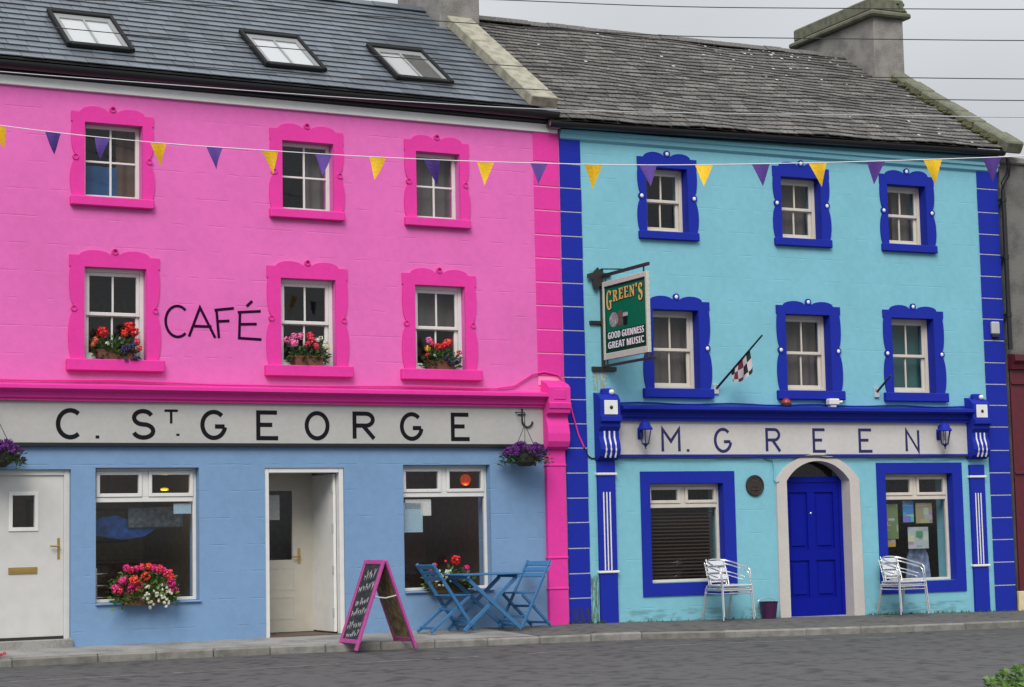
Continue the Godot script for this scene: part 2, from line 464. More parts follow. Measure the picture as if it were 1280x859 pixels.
func surround(house: Node3D, open: Rect2, outer: Rect2, m: Material, ring: Material, stud: Material) -> void:
	# a flat painted plaster frame with a scalloped outline: two humps over the head, two long bulges down each side
	var g := Geo.new()
	var x0 := outer.position.x; var x1 := outer.end.x; var y0 := outer.position.y; var y1 := outer.end.y
	var w := x1 - x0; var b := 0.07
	var mid := (y0 + y1 - 0.12) * 0.5 + rng.randf_range(-0.02, 0.02)
	var hump := [0.085 * rng.randf_range(0.86, 1.06), 0.085 * rng.randf_range(0.86, 1.06)]
	for s in [0, 1]:                                                          # the two side pieces
		var poly := PackedVector2Array()
		var pts := []
		pts.append(Vector2(b, y0))
		pts.append_array(arc(b, (y0 + mid - 0.05) * 0.5, -b, (mid - 0.05 - y0) * 0.5, -90, 90, 10).slice(1))
		pts.append(Vector2(b, mid - 0.03)); pts.append_array(arc(b, mid, -0.03, 0.03, -90, 90, 6)); 
		pts.append_array(arc(b, (y1 - 0.14 + mid + 0.05) * 0.5, -b * 0.8, (y1 - 0.14 - mid - 0.05) * 0.5, -90, 90, 10))
		pts.append(Vector2(b * 0.2, y1 - 0.13)); pts.append(Vector2(b * 0.2, open.end.y))
		for p in pts: poly.push_back(Vector2(x0 + p.x, p.y) if s == 0 else Vector2(x1 - p.x, p.y))
		var inner := open.position.x if s == 0 else open.end.x
		var clean := PackedVector2Array()
		for p in poly:
			if p.y > open.end.y: p.y = open.end.y
			if clean.is_empty() or clean[clean.size() - 1].distance_to(p) > 0.002: clean.push_back(p)
		clean.push_back(Vector2(inner, open.end.y)); clean.push_back(Vector2(inner, y0))
		g.prism(clean, 0.001, 0.026)
	var top := PackedVector2Array()
	top.push_back(Vector2(x0 + b * 0.2, open.end.y)); top.push_back(Vector2(x0 + b * 0.2, y1 - 0.085))
	top.push_back(Vector2(x0 + w * 0.12, y1 - 0.085))
	for p in arc(x0 + w * 0.285, y1 - 0.085, w * 0.165, hump[0], 175, 5, 12): top.push_back(p)
	top.push_back(Vector2(x0 + w * 0.46, y1 - 0.035)); top.push_back(Vector2(x0 + w * 0.54, y1 - 0.035))
	for p in arc(x0 + w * 0.715, y1 - 0.085, w * 0.165, hump[1], 175, 5, 12): top.push_back(p)
	top.push_back(Vector2(x0 + w * 0.88, y1 - 0.085)); top.push_back(Vector2(x1 - b * 0.2, y1 - 0.085)); top.push_back(Vector2(x1 - b * 0.2, open.end.y))
	g.prism(top, 0.001, 0.026)
	var s := part(house, "window_surround", g, m)
	for p in [Vector2(x0 + w * 0.5, y1 - 0.02), Vector2(x0 + b * 1.1, mid), Vector2(x1 - b * 1.1, mid)]:
		if ring:
			var rg := Geo.new()
			rg.stroke(arc(p.x, p.y, 0.036, 0.036, 0, 345, 12), 0.014, 0.0, 0.040, true)
			part(s, "ring", rg, ring)
		if stud:
			var dg := Geo.new()
			dg.xf = Transform3D(Basis(Vector3.RIGHT, PI / 2), Vector3(p.x, p.y, 0.027))
			dg.dome(Vector3.ZERO, 0.033, 0.5, 12, false)
			part(s, "stud", dg, stud)
			var rg := Geo.new()
			rg.stroke(arc(p.x, p.y, 0.044, 0.044, 0, 345, 14), 0.022, 0.0, 0.034, true)
			part(s, "ring", rg, m)

func room(house: Node3D, u0: float, u1: float, v0: float, v1: float, zf: float, zb: float, wall: Material) -> void:
	var g := Geo.new()
	g.box(Vector3(u0, v0, zb - 0.1), Vector3(u1, v1, zb))
	g.box(Vector3(u0 - 0.1, v0, zb), Vector3(u0, v1, zf)); g.box(Vector3(u1, v0, zb), Vector3(u1 + 0.1, v1, zf))
	g.box(Vector3(u0, v1, zb), Vector3(u1, v1 + 0.1, zf))
	part(house, "room_wall", g, wall)
	var f := Geo.new()
	f.box(Vector3(u0, v0 - 0.1, zb), Vector3(u1, v0, zf))
	part(house, "room_floor", f, M.room_floor)

func curtain(house: Node3D, r: Rect2, z: float, m: Material, folds: float) -> void:
	var g := Geo.new()
	var k := int(r.size.x * 40)
	for i in k:
		var p := []
		var q := []
		for e in [[i, 0], [i + 1, 0], [i + 1, 1], [i, 1]]:
			var x: float = r.position.x + r.size.x * e[0] / k
			var d := 0.02 * sin(x * folds) + 0.012 * sin(x * folds * 2.3 + 1.0)
			var sl := 0.02 * folds * cos(x * folds)
			p.append(Vector3(x, r.position.y + r.size.y * e[1], z + d)); q.append(Vector3(-sl, 0, 1).normalized())
		g.quadn(p, q)
	part(house, "curtain", g, m)

func glyph(ch: String) -> Array:                                           # strokes in a box one wide and one high
	match ch:
		"C": return [arc(0.52, 0.5, 0.5, 0.5, 48, 312, 22)]
		"S": return [arc(0.48, 0.75, 0.40, 0.25, 20, 270, 14) + arc(0.50, 0.25, 0.44, 0.25, 88, -165, 14)]
		"T": return [[Vector2(0, 1), Vector2(1, 1)], [Vector2(0.5, 0.97), Vector2(0.5, 0)]]
		"G": return [arc(0.5, 0.5, 0.5, 0.5, 45, 350, 24), [Vector2(0.55, 0.44), Vector2(0.97, 0.44)]]
		"E": return [[Vector2(0.95, 1), Vector2(0.05, 1), Vector2(0.05, 0), Vector2(1, 0)], [Vector2(0.1, 0.52), Vector2(0.72, 0.52)]]
		"O": return [arc(0.5, 0.5, 0.5, 0.5, 0, 345, 24)]
		"R": return [[Vector2(0.05, 0), Vector2(0.05, 1), Vector2(0.55, 1)] + arc(0.6, 0.76, 0.35, 0.24, 85, -85, 10) + [Vector2(0.1, 0.52)], [Vector2(0.48, 0.5), Vector2(1, 0)]]
		"M": return [[Vector2(0.02, 0), Vector2(0.02, 1), Vector2(0.5, 0.45), Vector2(0.98, 1), Vector2(0.98, 0)]]
		"N": return [[Vector2(0.05, 0), Vector2(0.05, 1), Vector2(0.95, 0), Vector2(0.95, 1)]]
		"A": return [[Vector2(0, 0), Vector2(0.42, 1), Vector2(1, -0.02)], [Vector2(0.12, 0.36), Vector2(0.86, 0.36)]]
		"F": return [[Vector2(0.1, 0.95), Vector2(0.22, -0.02)], [Vector2(0, 0.93), Vector2(0.98, 1.02)], [Vector2(0.16, 0.55), Vector2(0.75, 0.58)]]
		"e": return [[Vector2(0, 0.93), Vector2(0.98, 1.0)], [Vector2(0.1, 0.93), Vector2(0.06, 0.0), Vector2(1.0, -0.03)], [Vector2(0.1, 0.5), Vector2(0.8, 0.53)], [Vector2(0.38, 1.16), Vector2(0.62, 1.36)]]
		".": return [[Vector2(0.0, 1.0), Vector2(0.0, 0.0)]]
		"t": return [[Vector2(0.4, 1.1), Vector2(0.4, 0.5)] + arc(0.75, 0.4, 0.34, 0.42, 190, 350, 8), [Vector2(0, 0.75), Vector2(0.75, 0.75)]]
	return []

func lettering(parent: Node3D, ch: String, x0: float, x1: float, y0: float, y1: float, w: float, z: float, m: Material) -> void:
	var g := Geo.new()
	var k := 0
	for s in glyph(ch):
		var pts := []
		for p in s: pts.append(Vector2(lerpf(x0, x1, p.x), lerpf(y0, y1, p.y)))
		g.stroke(pts, w, z - 0.004, z + 0.0015 + 0.0008 * k, ch == "O")
		k += 1
	part(parent, "letter", g, m)

func roof_slates(roof: Node3D, at: Callable, u0: float, u1: float, eave: float, length: float, course: float, width: float, thick: float, jitter: float, mats: Array, house: Transform3D, gap := 0.006) -> void:
	# at(u, s) gives a point on the roof: u along the eave, s up the slope
	var shapes := []
	for k in 3:
		var g := Geo.new()
		g.prism(PackedVector2Array([Vector2(-0.5, -0.5), Vector2(0.5, -0.5 + jitter * 0.4 * (k - 1)), Vector2(0.5 - jitter * 0.1 * k, 0.5), Vector2(-0.5, 0.5)]), -0.5, 0.5)
		shapes.append(g)
	var meshes := []
	for g in shapes: meshes.append(g.mesh())
	var rows := int(ceil(length / course))
	var all := []
	for j in rows:
		var s := eave + (j + 0.5) * course
		if s > length: break
		var x := u0 - (width * 0.5 if j % 2 else 0.0)
		while x < u1:
			var wd := width * rng.randf_range(0.92, 1.0 + jitter * 0.6)
			var a := maxf(x, u0); var b := minf(x + wd, u1)
			x += wd
			if b - a < 0.05: continue
			var mid: Vector3 = at.call((a + b) * 0.5, s)
			var up: Vector3 = (at.call((a + b) * 0.5, s + 0.1) - mid).normalized()
			var along: Vector3 = (at.call(b, s) - at.call(a, s)).normalized()
			var nrm := along.cross(up).normalized()
			var tilt := (thick * 1.6) / course
			var yv := (up - nrm * tilt).normalized().rotated(nrm, rng.randf_range(-0.015, 0.015) * jitter * 3.0)
			var zv := along.cross(yv).normalized()
			var lift := thick * (1.1 + rng.randf_range(0.0, 0.35 * jitter * 4.0))
			var t := Transform3D(Basis(along * (b - a - gap), yv * course * 1.12, zv * thick), mid + nrm * lift)
			var view := cam_basis.inverse() * (house * mid - Vector3(0, EYE, 0))
			var px := 640.0 + FOCAL * view.x / -view.z
			var py := 429.5 - FOCAL * view.y / -view.z
			all.append([view.length() + (0.0 if px > -12 and px < 1290 and py > -4 else 1000.0), t, rng.randi() % 3, rng.randi() % mats.size()])
	var order := range(all.size())
	order.sort_custom(func(p, q): return all[p][0] < all[q][0])
	var rest := []
	for m in mats: rest.append(Geo.new())
	for k in order.size():
		var e = all[order[k]]
		if k < 300 and e[0] < 900.0: part(roof, "slate", meshes[e[2]], mats[e[3]], e[1])
		else: rest[e[3]].add(shapes[e[2]], e[1])
	for k in mats.size():
		if rest[k].v.size() > 0: part(roof, "slates", rest[k], mats[k]).set_meta("kind", "stuff")

func ridge_row(roof: Node3D, u0: float, u1: float, v: float, z: float, len: float, m: Material) -> void:
	var x := u0
	while x < u1 - 0.02:
		var e := minf(x + len, u1)
		var g := Geo.new()
		g.profile([[z + 0.17, v - 0.075], [z + 0.03, v + 0.035], [z - 0.03, v + 0.035], [z - 0.17, v - 0.075], [z - 0.15, v - 0.09], [z, v + 0.005], [z + 0.15, v - 0.09]], x + 0.004, e - 0.004)
		part(roof, "ridge_tile", g, m, Transform3D(Basis.IDENTITY, Vector3(0, rng.randf_range(-0.008, 0.008), 0)))
		x = e

# ---------------------------------------------------------------- the cafe
func cafe() -> void:
	var h := thing("cafe_building", "three storey cafe painted bright pink above a pale blue shopfront", "building", XP)
	var up := [Rect2(-7.40, 6.05, 0.81, 1.03), Rect2(-4.54, 6.05, 0.79, 1.0), Rect2(-2.43, 6.05, 0.72, 1.0)]
	var mid := [Rect2(-7.40, 3.83, 0.86, 1.26), Rect2(-4.58, 3.81, 0.84, 1.25), Rect2(-2.48, 3.80, 0.82, 1.25)]
	var door1 := Rect2(-8.66, 0.08, 1.09, 2.27)
	var shop1 := Rect2(-7.24, 0.56, 1.45, 1.81)
	var door2 := Rect2(-4.83, -0.02, 1.20, 2.38)
	var shop2 := Rect2(-2.70, 0.57, 1.42, 1.83)
	var g := Geo.new()
	g.wall(Rect2(-10.6, 2.75, 10.62, 4.85), 0.0, -0.42, up + mid)
	part(h, "wall", g, M.pink)
	g = Geo.new()
	g.wall(Rect2(-10.6, -0.3, 10.62, 3.05), -0.012, -0.42, [door1, shop1, door2, shop2])
	part(h, "shopfront_wall", g, M.shop_blue)
	# back, ends and rooms
	g = Geo.new()
	g.box(Vector3(-10.6, -0.3, -7.2), Vector3(0.0, 7.6, -6.9))
	var gable := PackedVector2Array([Vector2(0.43, -0.3), Vector2(6.9, -0.3), Vector2(6.9, 7.65), Vector2(3.4, 10.05), Vector2(0.43, 8.02)])
	for x in [-10.6, -0.28]:
		var gp := []
		for p in gable: gp.append([-p.x, p.y])
		g.profile(gp, x, x + 0.25)
	part(h, "back_and_gable_walls", g, M.concrete)
	room(h, -10.3, -0.4, 5.4, 7.45, -0.43, -4.6, M.room)
	room(h, -10.3, -0.4, 2.9, 5.25, -0.43, -4.6, M.room)
	room(h, -10.3, -5.3, 0.0, 2.6, -0.43, -4.2, M.room)
	room(h, -3.4, -0.4, 0.0, 2.6, -0.43, -4.2, M.room)
	# surrounds, sills and windows
	for k in 3:
		var o: Rect2 = up[k]
		surround(h, o, Rect2(o.position.x - 0.20, o.position.y - 0.03, o.size.x + 0.37, 1.28), M.deep_pink, M.ring_pink, null)
		sash(h, o, -0.13, M.upvc, "casement")
		g = Geo.new(); g.bevel(Vector3(o.position.x - 0.20, o.position.y - 0.13, -0.12), Vector3(o.end.x + 0.15, o.position.y, 0.085), 0.012)
		part(h, "window_sill", g, M.deep_pink)
		o = mid[k]
		surround(h, o, Rect2(o.position.x - 0.22, o.position.y - 0.02, o.size.x + 0.42, 1.52), M.deep_pink, M.ring_pink, null)
		sash(h, o, -0.10, M.upvc, "sash")
		g = Geo.new(); g.bevel(Vector3(o.position.x - 0.25, o.position.y - 0.16, -0.12), Vector3(o.end.x + 0.24, o.position.y, 0.10), 0.012)
		part(h, "window_sill", g, M.deep_pink)
	M.net = mat(lin(0.10, 0.096, 0.095), 0.95)
	curtain(h, Rect2(-2.5, 6.0, 0.9, 1.2), -0.33, M.net, 30.0)
	curtain(h, Rect2(-2.55, 4.42, 0.95, 0.75), -0.36, M.net, 22.0)
	curtain(h, Rect2(-6.86, 6.0, 0.3, 1.2), -0.33, mat(lin(0.09, 0.06, 0.04), 0.9), 34.0)
	curtain(h, Rect2(-4.05, 6.0, 0.34, 1.2), -0.34, M.net, 34.0)
	curtain(h, Rect2(-7.4, 6.0, 0.55, 0.55), -0.36, mat(lin(0.01, 0.08, 0.22), 0.9), 20.0)
	# corner blocks
	var q := [7.5, 7.04, 6.66, 6.29, 5.91, 5.55, 5.18, 4.82, 4.45, 4.09, 3.73]
	g = Geo.new(); g.box(Vector3(-0.435, 3.6, 0.0005), Vector3(-0.012, 7.5, 0.012))
	part(h, "quoin_backing", g, M.joint_pink)
	for k in q.size() - 1:
		g = Geo.new(); g.bevel(Vector3(-0.44, q[k + 1] + 0.010, 0.001), Vector3(-0.01, q[k] - 0.010, 0.022), 0.005)
		part(h, "quoin", g, M.deep_pink)
	# painted word on the wall
	var word := holder(h, "wall_lettering")
	lettering(word, "C", -6.27, -5.93, 4.17, 4.60, 0.037, 0.004, M.letter_plum)
	lettering(word, "A", -5.93, -5.55, 4.18, 4.59, 0.037, 0.004, M.letter_plum)
	lettering(word, "F", -5.56, -5.27, 4.18, 4.59, 0.037, 0.004, M.letter_plum)
	lettering(word, "e", -5.22, -4.87, 4.18, 4.57, 0.037, 0.004, M.letter_plum)
	# shop sign
	g = Geo.new(); g.bevel(Vector3(-10.58, 2.70, -0.01), Vector3(-0.385, 3.27, 0.05), 0.004)
	var sb := part(h, "sign_board", g, M.board)
	for l in [["C", -7.77, -7.44], ["S", -6.75, -6.44], ["G", -5.76, -5.43], ["E", -4.96, -4.65], ["O", -4.22, -3.90], ["R", -3.50, -3.18], ["G", -2.74, -2.42], ["E", -1.93, -1.64]]:
		lettering(sb, l[0], l[1], l[2], 2.775, 3.135, 0.060, 0.0515, M.letter)
	lettering(sb, "T", -6.30, -6.11, 2.97, 3.145, 0.034, 0.0515, M.letter)
	lettering(sb, ".", -7.23, -7.23, 2.76, 2.80, 0.05, 0.0515, M.letter)
	lettering(sb, ".", -6.11, -6.11, 2.80, 2.83, 0.045, 0.0515, M.letter)
	g = Geo.new(); g.bevel(Vector3(-10.58, 2.655, -0.01), Vector3(-0.385, 2.698, 0.06), 0.004)
	part(h, "sign_trim", g, M.black)
	# cornice above the sign, its end block and the pilaster
	g = Geo.new()
	g.profile([[0.0, 3.26], [0.10, 3.26], [0.10, 3.285], [0.135, 3.30], [0.15, 3.37], [0.24, 3.405], [0.26, 3.41], [0.26, 3.455], [0.18, 3.475], [0.0, 3.50]], -10.58, -0.40)
	part(h, "cornice", g, M.deep_pink)
	var pil := holder(h, "pilaster")
	g = Geo.new(); g.bevel(Vector3(-0.36, -0.2, -0.01), Vector3(-0.035, 2.62, 0.075), 0.006); part(pil, "shaft", g, M.deep_pink)
	for y in [2.37, 0.98, 0.52]:
		g = Geo.new(); g.bevel(Vector3(-0.372, y, -0.01), Vector3(-0.025, y + 0.035, 0.088), 0.008); part(pil, "band", g, M.deep_pink)
	g = Geo.new()
	g.profile([[0.0, 2.62], [0.10, 2.62], [0.17, 2.66], [0.21, 2.74], [0.215, 2.86], [0.19, 2.98], [0.15, 3.10], [0.16, 3.14], [0.24, 3.17], [0.25, 3.22], [0.27, 3.24], [0.28, 3.31], [0.255, 3.33], [0.255, 3.55], [0.2, 3.60], [0.1, 3.64], [0.0, 3.68]], -0.398, -0.025)
	part(pil, "console", g, M.deep_pink)
	g = Geo.new()
	g.bevel(Vector3(-0.31, 3.37, 0.25), Vector3(-0.11, 3.52, 0.268), 0.006); part(pil, "console_panel", g, M.deep_pink)
	# eaves
	g = Geo.new(); g.bevel(Vector3(-10.6, 7.50, -0.02), Vector3(-0.02, 7.645, 0.045), 0.006)
	part(h, "eaves_board", g, M.fascia)
	g = Geo.new(); g.profile([[-0.40, 7.58], [0.005, 7.58], [0.20, 7.80], [-0.40, 8.20]], -10.58, -0.05); part(h, "wall_plate", g, M.black)
	g = Geo.new(); g.box(Vector3(-10.6, 7.647, 0.0), Vector3(-0.16, 7.82, 0.11)); part(h, "fascia", g, M.black)
	var gut := []
	for p in arc(0.19, 7.775, 0.085, 0.10, 180, 360, 10): gut.append([p.x, p.y])
	for p in arc(0.19, 7.775, 0.075, 0.09, 360, 180, 10): gut.append([p.x, p.y])
	g = Geo.new(); g.profile(gut, -10.6, -0.1); part(h, "gutter", g, M.black)
	g = Geo.new(); g.bevel(Vector3(-0.22, 7.55, 0.0), Vector3(-0.02, 7.70, 0.20), 0.03); part(h, "eaves_stone", g, M.concrete)
	# roof
	var roof := holder(h, "roof")
	var sl := 0.68
	var cs := cos(atan(sl)); var sn := sin(atan(sl))
	var at := func(u: float, s: float) -> Vector3: return Vector3(u, 7.83 + s * sn, 0.25 - s * cs)
	g = Geo.new()
	g.profile([[0.25, 7.80], [0.25, 7.825], [-3.2, 10.17], [-3.2, 10.10]], -10.7, -0.45)
	g.profile([[-3.2, 10.10], [-3.2, 10.17], [-7.3, 7.4], [-7.3, 7.3]], -10.7, -0.45)
	part(roof, "roof_deck", g, M.deck)
	roof_slates(roof, at, -10.7, -0.52, 0.0, 4.15, 0.215, 0.30, 0.012, 0.08, M.slate, XP)
	ridge_row(roof, -10.7, -0.62, 10.20, -3.2, 0.45, M.slate[1])
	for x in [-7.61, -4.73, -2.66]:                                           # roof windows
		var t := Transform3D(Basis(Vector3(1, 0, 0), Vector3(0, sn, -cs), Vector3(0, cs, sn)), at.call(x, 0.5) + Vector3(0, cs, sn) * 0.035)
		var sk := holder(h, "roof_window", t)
		var L := 1.36; var W := 0.96
		g = Geo.new()
		g.bevel(Vector3(0, 0, 0), Vector3(0.06, L, 0.07), 0.01); g.bevel(Vector3(W - 0.06, 0, 0), Vector3(W, L, 0.07), 0.01)
		g.bevel(Vector3(0.06, 0, 0), Vector3(W - 0.06, 0.10, 0.06), 0.01); g.bevel(Vector3(0.06, L - 0.10, 0), Vector3(W - 0.06, L, 0.075), 0.01)
		part(sk, "frame", g, M.lead)
		g = Geo.new()
		g.bevel(Vector3(0.06, 0.10, 0.0), Vector3(0.13, L - 0.10, 0.04), 0.004); g.bevel(Vector3(W - 0.13, 0.10, 0.0), Vector3(W - 0.06, L - 0.10, 0.04), 0.004)
		g.bevel(Vector3(0.13, L - 0.26, 0.0), Vector3(W - 0.13, L - 0.10, 0.04), 0.004)
		part(sk, "sash", g, mat(lin(0.20, 0.21, 0.21), 0.5))
		g = Geo.new(); g.bevel(Vector3(W * 0.5 - 0.015, 0.12, 0.0), Vector3(W * 0.5 + 0.015, L - 0.26, 0.042), 0.004)
		part(sk, "glazing_bar", g, mat(lin(0.25, 0.26, 0.26), 0.5))
		for i in 2:
			g = Geo.new()
			var x0 := 0.13 if i == 0 else W * 0.5 + 0.015
			var x1 := W * 0.5 - 0.015 if i == 0 else W - 0.13
			g.quad(Vector3(x0, 0.12, 0.03), Vector3(x1, 0.12, 0.03), Vector3(x1, L - 0.26, 0.03), Vector3(x0, L - 0.26, 0.03))
			part(sk, "pane", g, M.glass)
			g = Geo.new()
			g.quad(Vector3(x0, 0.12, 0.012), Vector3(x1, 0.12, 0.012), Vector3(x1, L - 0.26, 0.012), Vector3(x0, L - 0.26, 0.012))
			part(sk, "reflection_sheet", g, mat(lin(0.42, 0.44, 0.45), 0.8) if not (x > -3.0 and i == 1) else mat(lin(0.06, 0.06, 0.06), 0.8))  # sky reflection painted in as pale sheets under the glass; one stays dark
	# coping stones up the party wall and the chimney
	var n0 := 0.0
	for k in 3:
		var ln: float = [1.12, 1.25, 1.2][k]
		g = Geo.new(); g.bevel(Vector3(0, n0 + 0.005, 0), Vector3(0.46, n0 + ln - 0.005, 0.17), 0.012)
		part(h, "coping_stone", g, M.coping, Transform3D(Basis(Vector3(1, 0, 0), Vector3(0, sn, -cs), Vector3(0, cs, sn)), at.call(-0.63, 0.0) + Vector3(0, 0.0, 0.03)))
		n0 += ln
	g = Geo.new(); g.bevel(Vector3(-0.76, 9.2, -4.2), Vector3(-0.02, 11.9, -2.52), 0.02)
	var ch := part(h, "chimney", g, M.concrete)
	g = Geo.new(); g.bevel(Vector3(-0.86, 11.9, -4.3), Vector3(0.08, 12.1, -2.42), 0.03); part(ch, "cap", g, M.moss_stone)
	# doors and shop windows
	var d := holder(h, "front_door")
	g = Geo.new()
	g.bevel(Vector3(-8.66, 0.08, -0.16), Vector3(-8.58, 2.35, -0.06), 0.008); g.bevel(Vector3(-7.65, 0.08, -0.16), Vector3(-7.57, 2.35, -0.06), 0.008)
	g.bevel(Vector3(-8.58, 2.27, -0.16), Vector3(-7.65, 2.35, -0.06), 0.008)
	part(d, "door_frame", g, M.door_white)
	g = Geo.new(); g.wall(Rect2(-8.578, 0.15, 0.926, 2.118), -0.085, -0.14, [Rect2(-8.33, 1.59, 0.29, 0.42)])
	part(d, "door_leaf", g, M.door_white)
	g = Geo.new(); g.wall(Rect2(-8.38, 1.54, 0.39, 0.52), -0.07, -0.09, [Rect2(-8.33, 1.59, 0.29, 0.42)]); part(d, "pane_frame", g, M.white)
	g = Geo.new(); g.quad(Vector3(-8.335, 1.585, -0.11), Vector3(-8.035, 1.585, -0.11), Vector3(-8.035, 2.015, -0.11), Vector3(-8.335, 2.015, -0.11)); part(d, "pane", g, M.glass)
	g = Geo.new(); g.bevel(Vector3(-8.38, 0.975, -0.086), Vector3(-8.0, 1.065, -0.072), 0.004); g.bevel(Vector3(-8.34, 0.995, -0.074), Vector3(-8.04, 1.045, -0.066), 0.003); part(d, "letter_plate", g, M.brass)
	g = Geo.new(); g.bevel(Vector3(-7.735, 1.16, -0.087), Vector3(-7.70, 1.44, -0.075), 0.004)
	g.tube([Vector3(-7.717, 1.33, -0.08), Vector3(-7.717, 1.33, -0.03), Vector3(-7.84, 1.335, -0.025)], 0.012); part(d, "handle", g, M.brass)
	g = Geo.new(); g.bevel(Vector3(-8.68, -0.05, -0.35), Vector3(-7.55, 0.11, 0.05), 0.01); part(d, "threshold", g, M.pavement)
	g = Geo.new(); g.box(Vector3(-8.58, 0.11, -0.13), Vector3(-7.65, 0.148, -0.07)); part(d, "weather_bar", g, M.iron)
	sash(h, shop1, -0.14, M.upvc, "shop"); sash(h, shop2, -0.14, M.upvc, "shop")
	for o in [shop1, shop2]:
		g = Geo.new(); g.bevel(Vector3(o.position.x + 0.0, o.position.y - 0.03, -0.13), Vector3(o.end.x + 0.02, o.position.y + 0.0, 0.03), 0.008); part(h, "window_sill", g, M.shop_blue)
	var ow := holder(h, "cafe_entrance")
	g = Geo.new()
	g.bevel(Vector3(-4.83, -0.02, -0.15), Vector3(-4.76, 2.36, -0.03), 0.008); g.bevel(Vector3(-3.70, -0.02, -0.15), Vector3(-3.63, 2.36, -0.03), 0.008)
	g.bevel(Vector3(-4.76, 2.29, -0.15), Vector3(-3.70, 2.36, -0.03), 0.008)
	part(ow, "door_frame", g, M.upvc)
	# outer leaf folded back against the right side, inner glazed door behind
	g = Geo.new(); g.bevel(Vector3(-3.745, 0.03, -1.05), Vector3(-3.70, 2.28, -0.15), 0.006); part(ow, "open_leaf", g, M.white)
	for y in [0.25, 0.85, 1.45, 2.0]:
		g = Geo.new(); g.tube([Vector3(-3.75, y, -0.16), Vector3(-3.75, y + 0.12, -0.16)], 0.014); part(ow, "hinge", g, M.steel)
	g = Geo.new(); g.wall(Rect2(-4.76, 0.02, 1.02, 2.36), -0.95, -1.0, [Rect2(-4.66, 1.06, 0.60, 1.0)]); part(ow, "inner_door", g, M.door_cream)
	g = Geo.new()
	for y in [0.20, 0.62]: g.wall(Rect2(-4.64, y, 0.62, 0.34), -0.945, -0.952, [Rect2(-4.61, y + 0.03, 0.56, 0.28)])
	part(ow, "moulding", g, M.door_cream)
	g = Geo.new(); g.quad(Vector3(-4.67, 1.05, -0.975), Vector3(-4.05, 1.05, -0.975), Vector3(-4.05, 2.07, -0.975), Vector3(-4.67, 2.07, -0.975)); part(ow, "pane", g, M.glass)
	g = Geo.new(); g.box(Vector3(-4.53, 1.64, -0.945), Vector3(-4.26, 2.0, -0.940)); part(ow, "notice", g, M.paper)
	g = Geo.new(); g.tube([Vector3(-3.96, 1.10, -0.95), Vector3(-3.96, 1.10, -0.89), Vector3(-4.07, 1.10, -0.885)], 0.011); g.bevel(Vector3(-3.98, 1.0, -0.951), Vector3(-3.94, 1.22, -0.94), 0.003); part(ow, "handle", g, M.brass)
	g = Geo.new()
	g.box(Vector3(-4.95, 0.0, -0.98), Vector3(-4.77, 2.5, -0.43)); g.box(Vector3(-3.69, 0.0, -1.2), Vector3(-3.55, 2.5, -0.43)); g.box(Vector3(-4.77, 2.37, -0.98), Vector3(-3.69, 2.5, -0.43))
	part(ow, "porch_lining", g, M.door_cream)
	g = Geo.new(); g.box(Vector3(-4.77, -0.1, -2.5), Vector3(-3.69, 0.012, 0.0)); part(ow, "porch_floor", g, M.room_floor)
	g = Geo.new(); g.bevel(Vector3(-4.87, -0.12, -0.02), Vector3(-3.58, -0.015, 0.09), 0.01); part(ow, "step", g, M.pavement)
	g = Geo.new(); g.box(Vector3(-4.9, -0.1, -2.6), Vector3(-3.5, 2.6, -2.5)); g.box(Vector3(-5.0, -0.1, -2.6), Vector3(-4.9, 2.6, -1.0)); g.box(Vector3(-3.55, -0.1, -2.6), Vector3(-3.45, 2.6, -1.2)); g.box(Vector3(-5.0, 2.6, -2.6), Vector3(-3.45, 2.7, -0.43))
	part(ow, "hall_wall", g, M.room)
	# papers in the shop windows
	for p in [[-2.62, 1.42, 0.30, 0.43, "paper_blue"], [-2.35, 1.66, 0.17, 0.24, "paper"], [-2.60, 1.76, 0.26, 0.14, "paper"], [-6.10, 1.74, 0.25, 0.14, "paper_blue"]]:
		g = Geo.new(); g.box(Vector3(p[0], p[1], -0.185), Vector3(p[0] + p[2], p[1] + p[3], -0.180)); part(h, "notice", g, M[p[4]])
	g = Geo.new(); g.prism(PackedVector2Array([Vector2(-7.10, 1.62), Vector2(-6.98, 1.46), Vector2(-6.6, 1.40), Vector2(-6.3, 1.44), Vector2(-6.12, 1.55), Vector2(-6.3, 1.58), Vector2(-6.5, 1.66), Vector2(-6.7, 1.74), Vector2(-6.9, 1.72)]), -0.92, -0.88); part(h, "blue_hull_panel", g, mat(lin(0.012, 0.15, 0.65), 0.5, M.blotch, 1.0))
	g = Geo.new(); g.bevel(Vector3(-6.55, 1.56, -0.85), Vector3(-5.75, 1.84, -0.82), 0.01); part(h, "grey_wall_panel", g, mat(lin(0.18, 0.24, 0.30), 0.6, M.blotch, 1.5))
	g = Geo.new(); g.bevel(Vector3(-9.6, 0.0, -3.2), Vector3(-5.6, 1.05, -2.6), 0.02); g.bevel(Vector3(-9.65, 1.05, -3.25), Vector3(-5.5, 1.10, -2.5), 0.01); part(h, "counter", g, M.panelling)
	for e in [[-7.9, 1.35, 0.5, 0.6], [-7.1, 1.5, 0.4, 0.5], [-6.2, 1.4, 0.6, 0.45], [-3.0, 1.3, 0.45, 0.6], [-2.3, 1.45, 0.5, 0.4], [-1.5, 1.3, 0.4, 0.55]]:
		g = Geo.new(); g.wall(Rect2(e[0] - 0.04, e[1] - 0.04, e[2] + 0.08, e[3] + 0.08), -4.15, -4.19, [Rect2(e[0], e[1], e[2], e[3])]); part(h, "picture_frame", g, M.wood)
		g = Geo.new(); g.box(Vector3(e[0], e[1], -4.19), Vector3(e[0] + e[2], e[1] + e[3], -4.17)); part(h, "picture", g, printed(Color(0.30, 0.32, 0.30), int(e[0] * 10.0)))
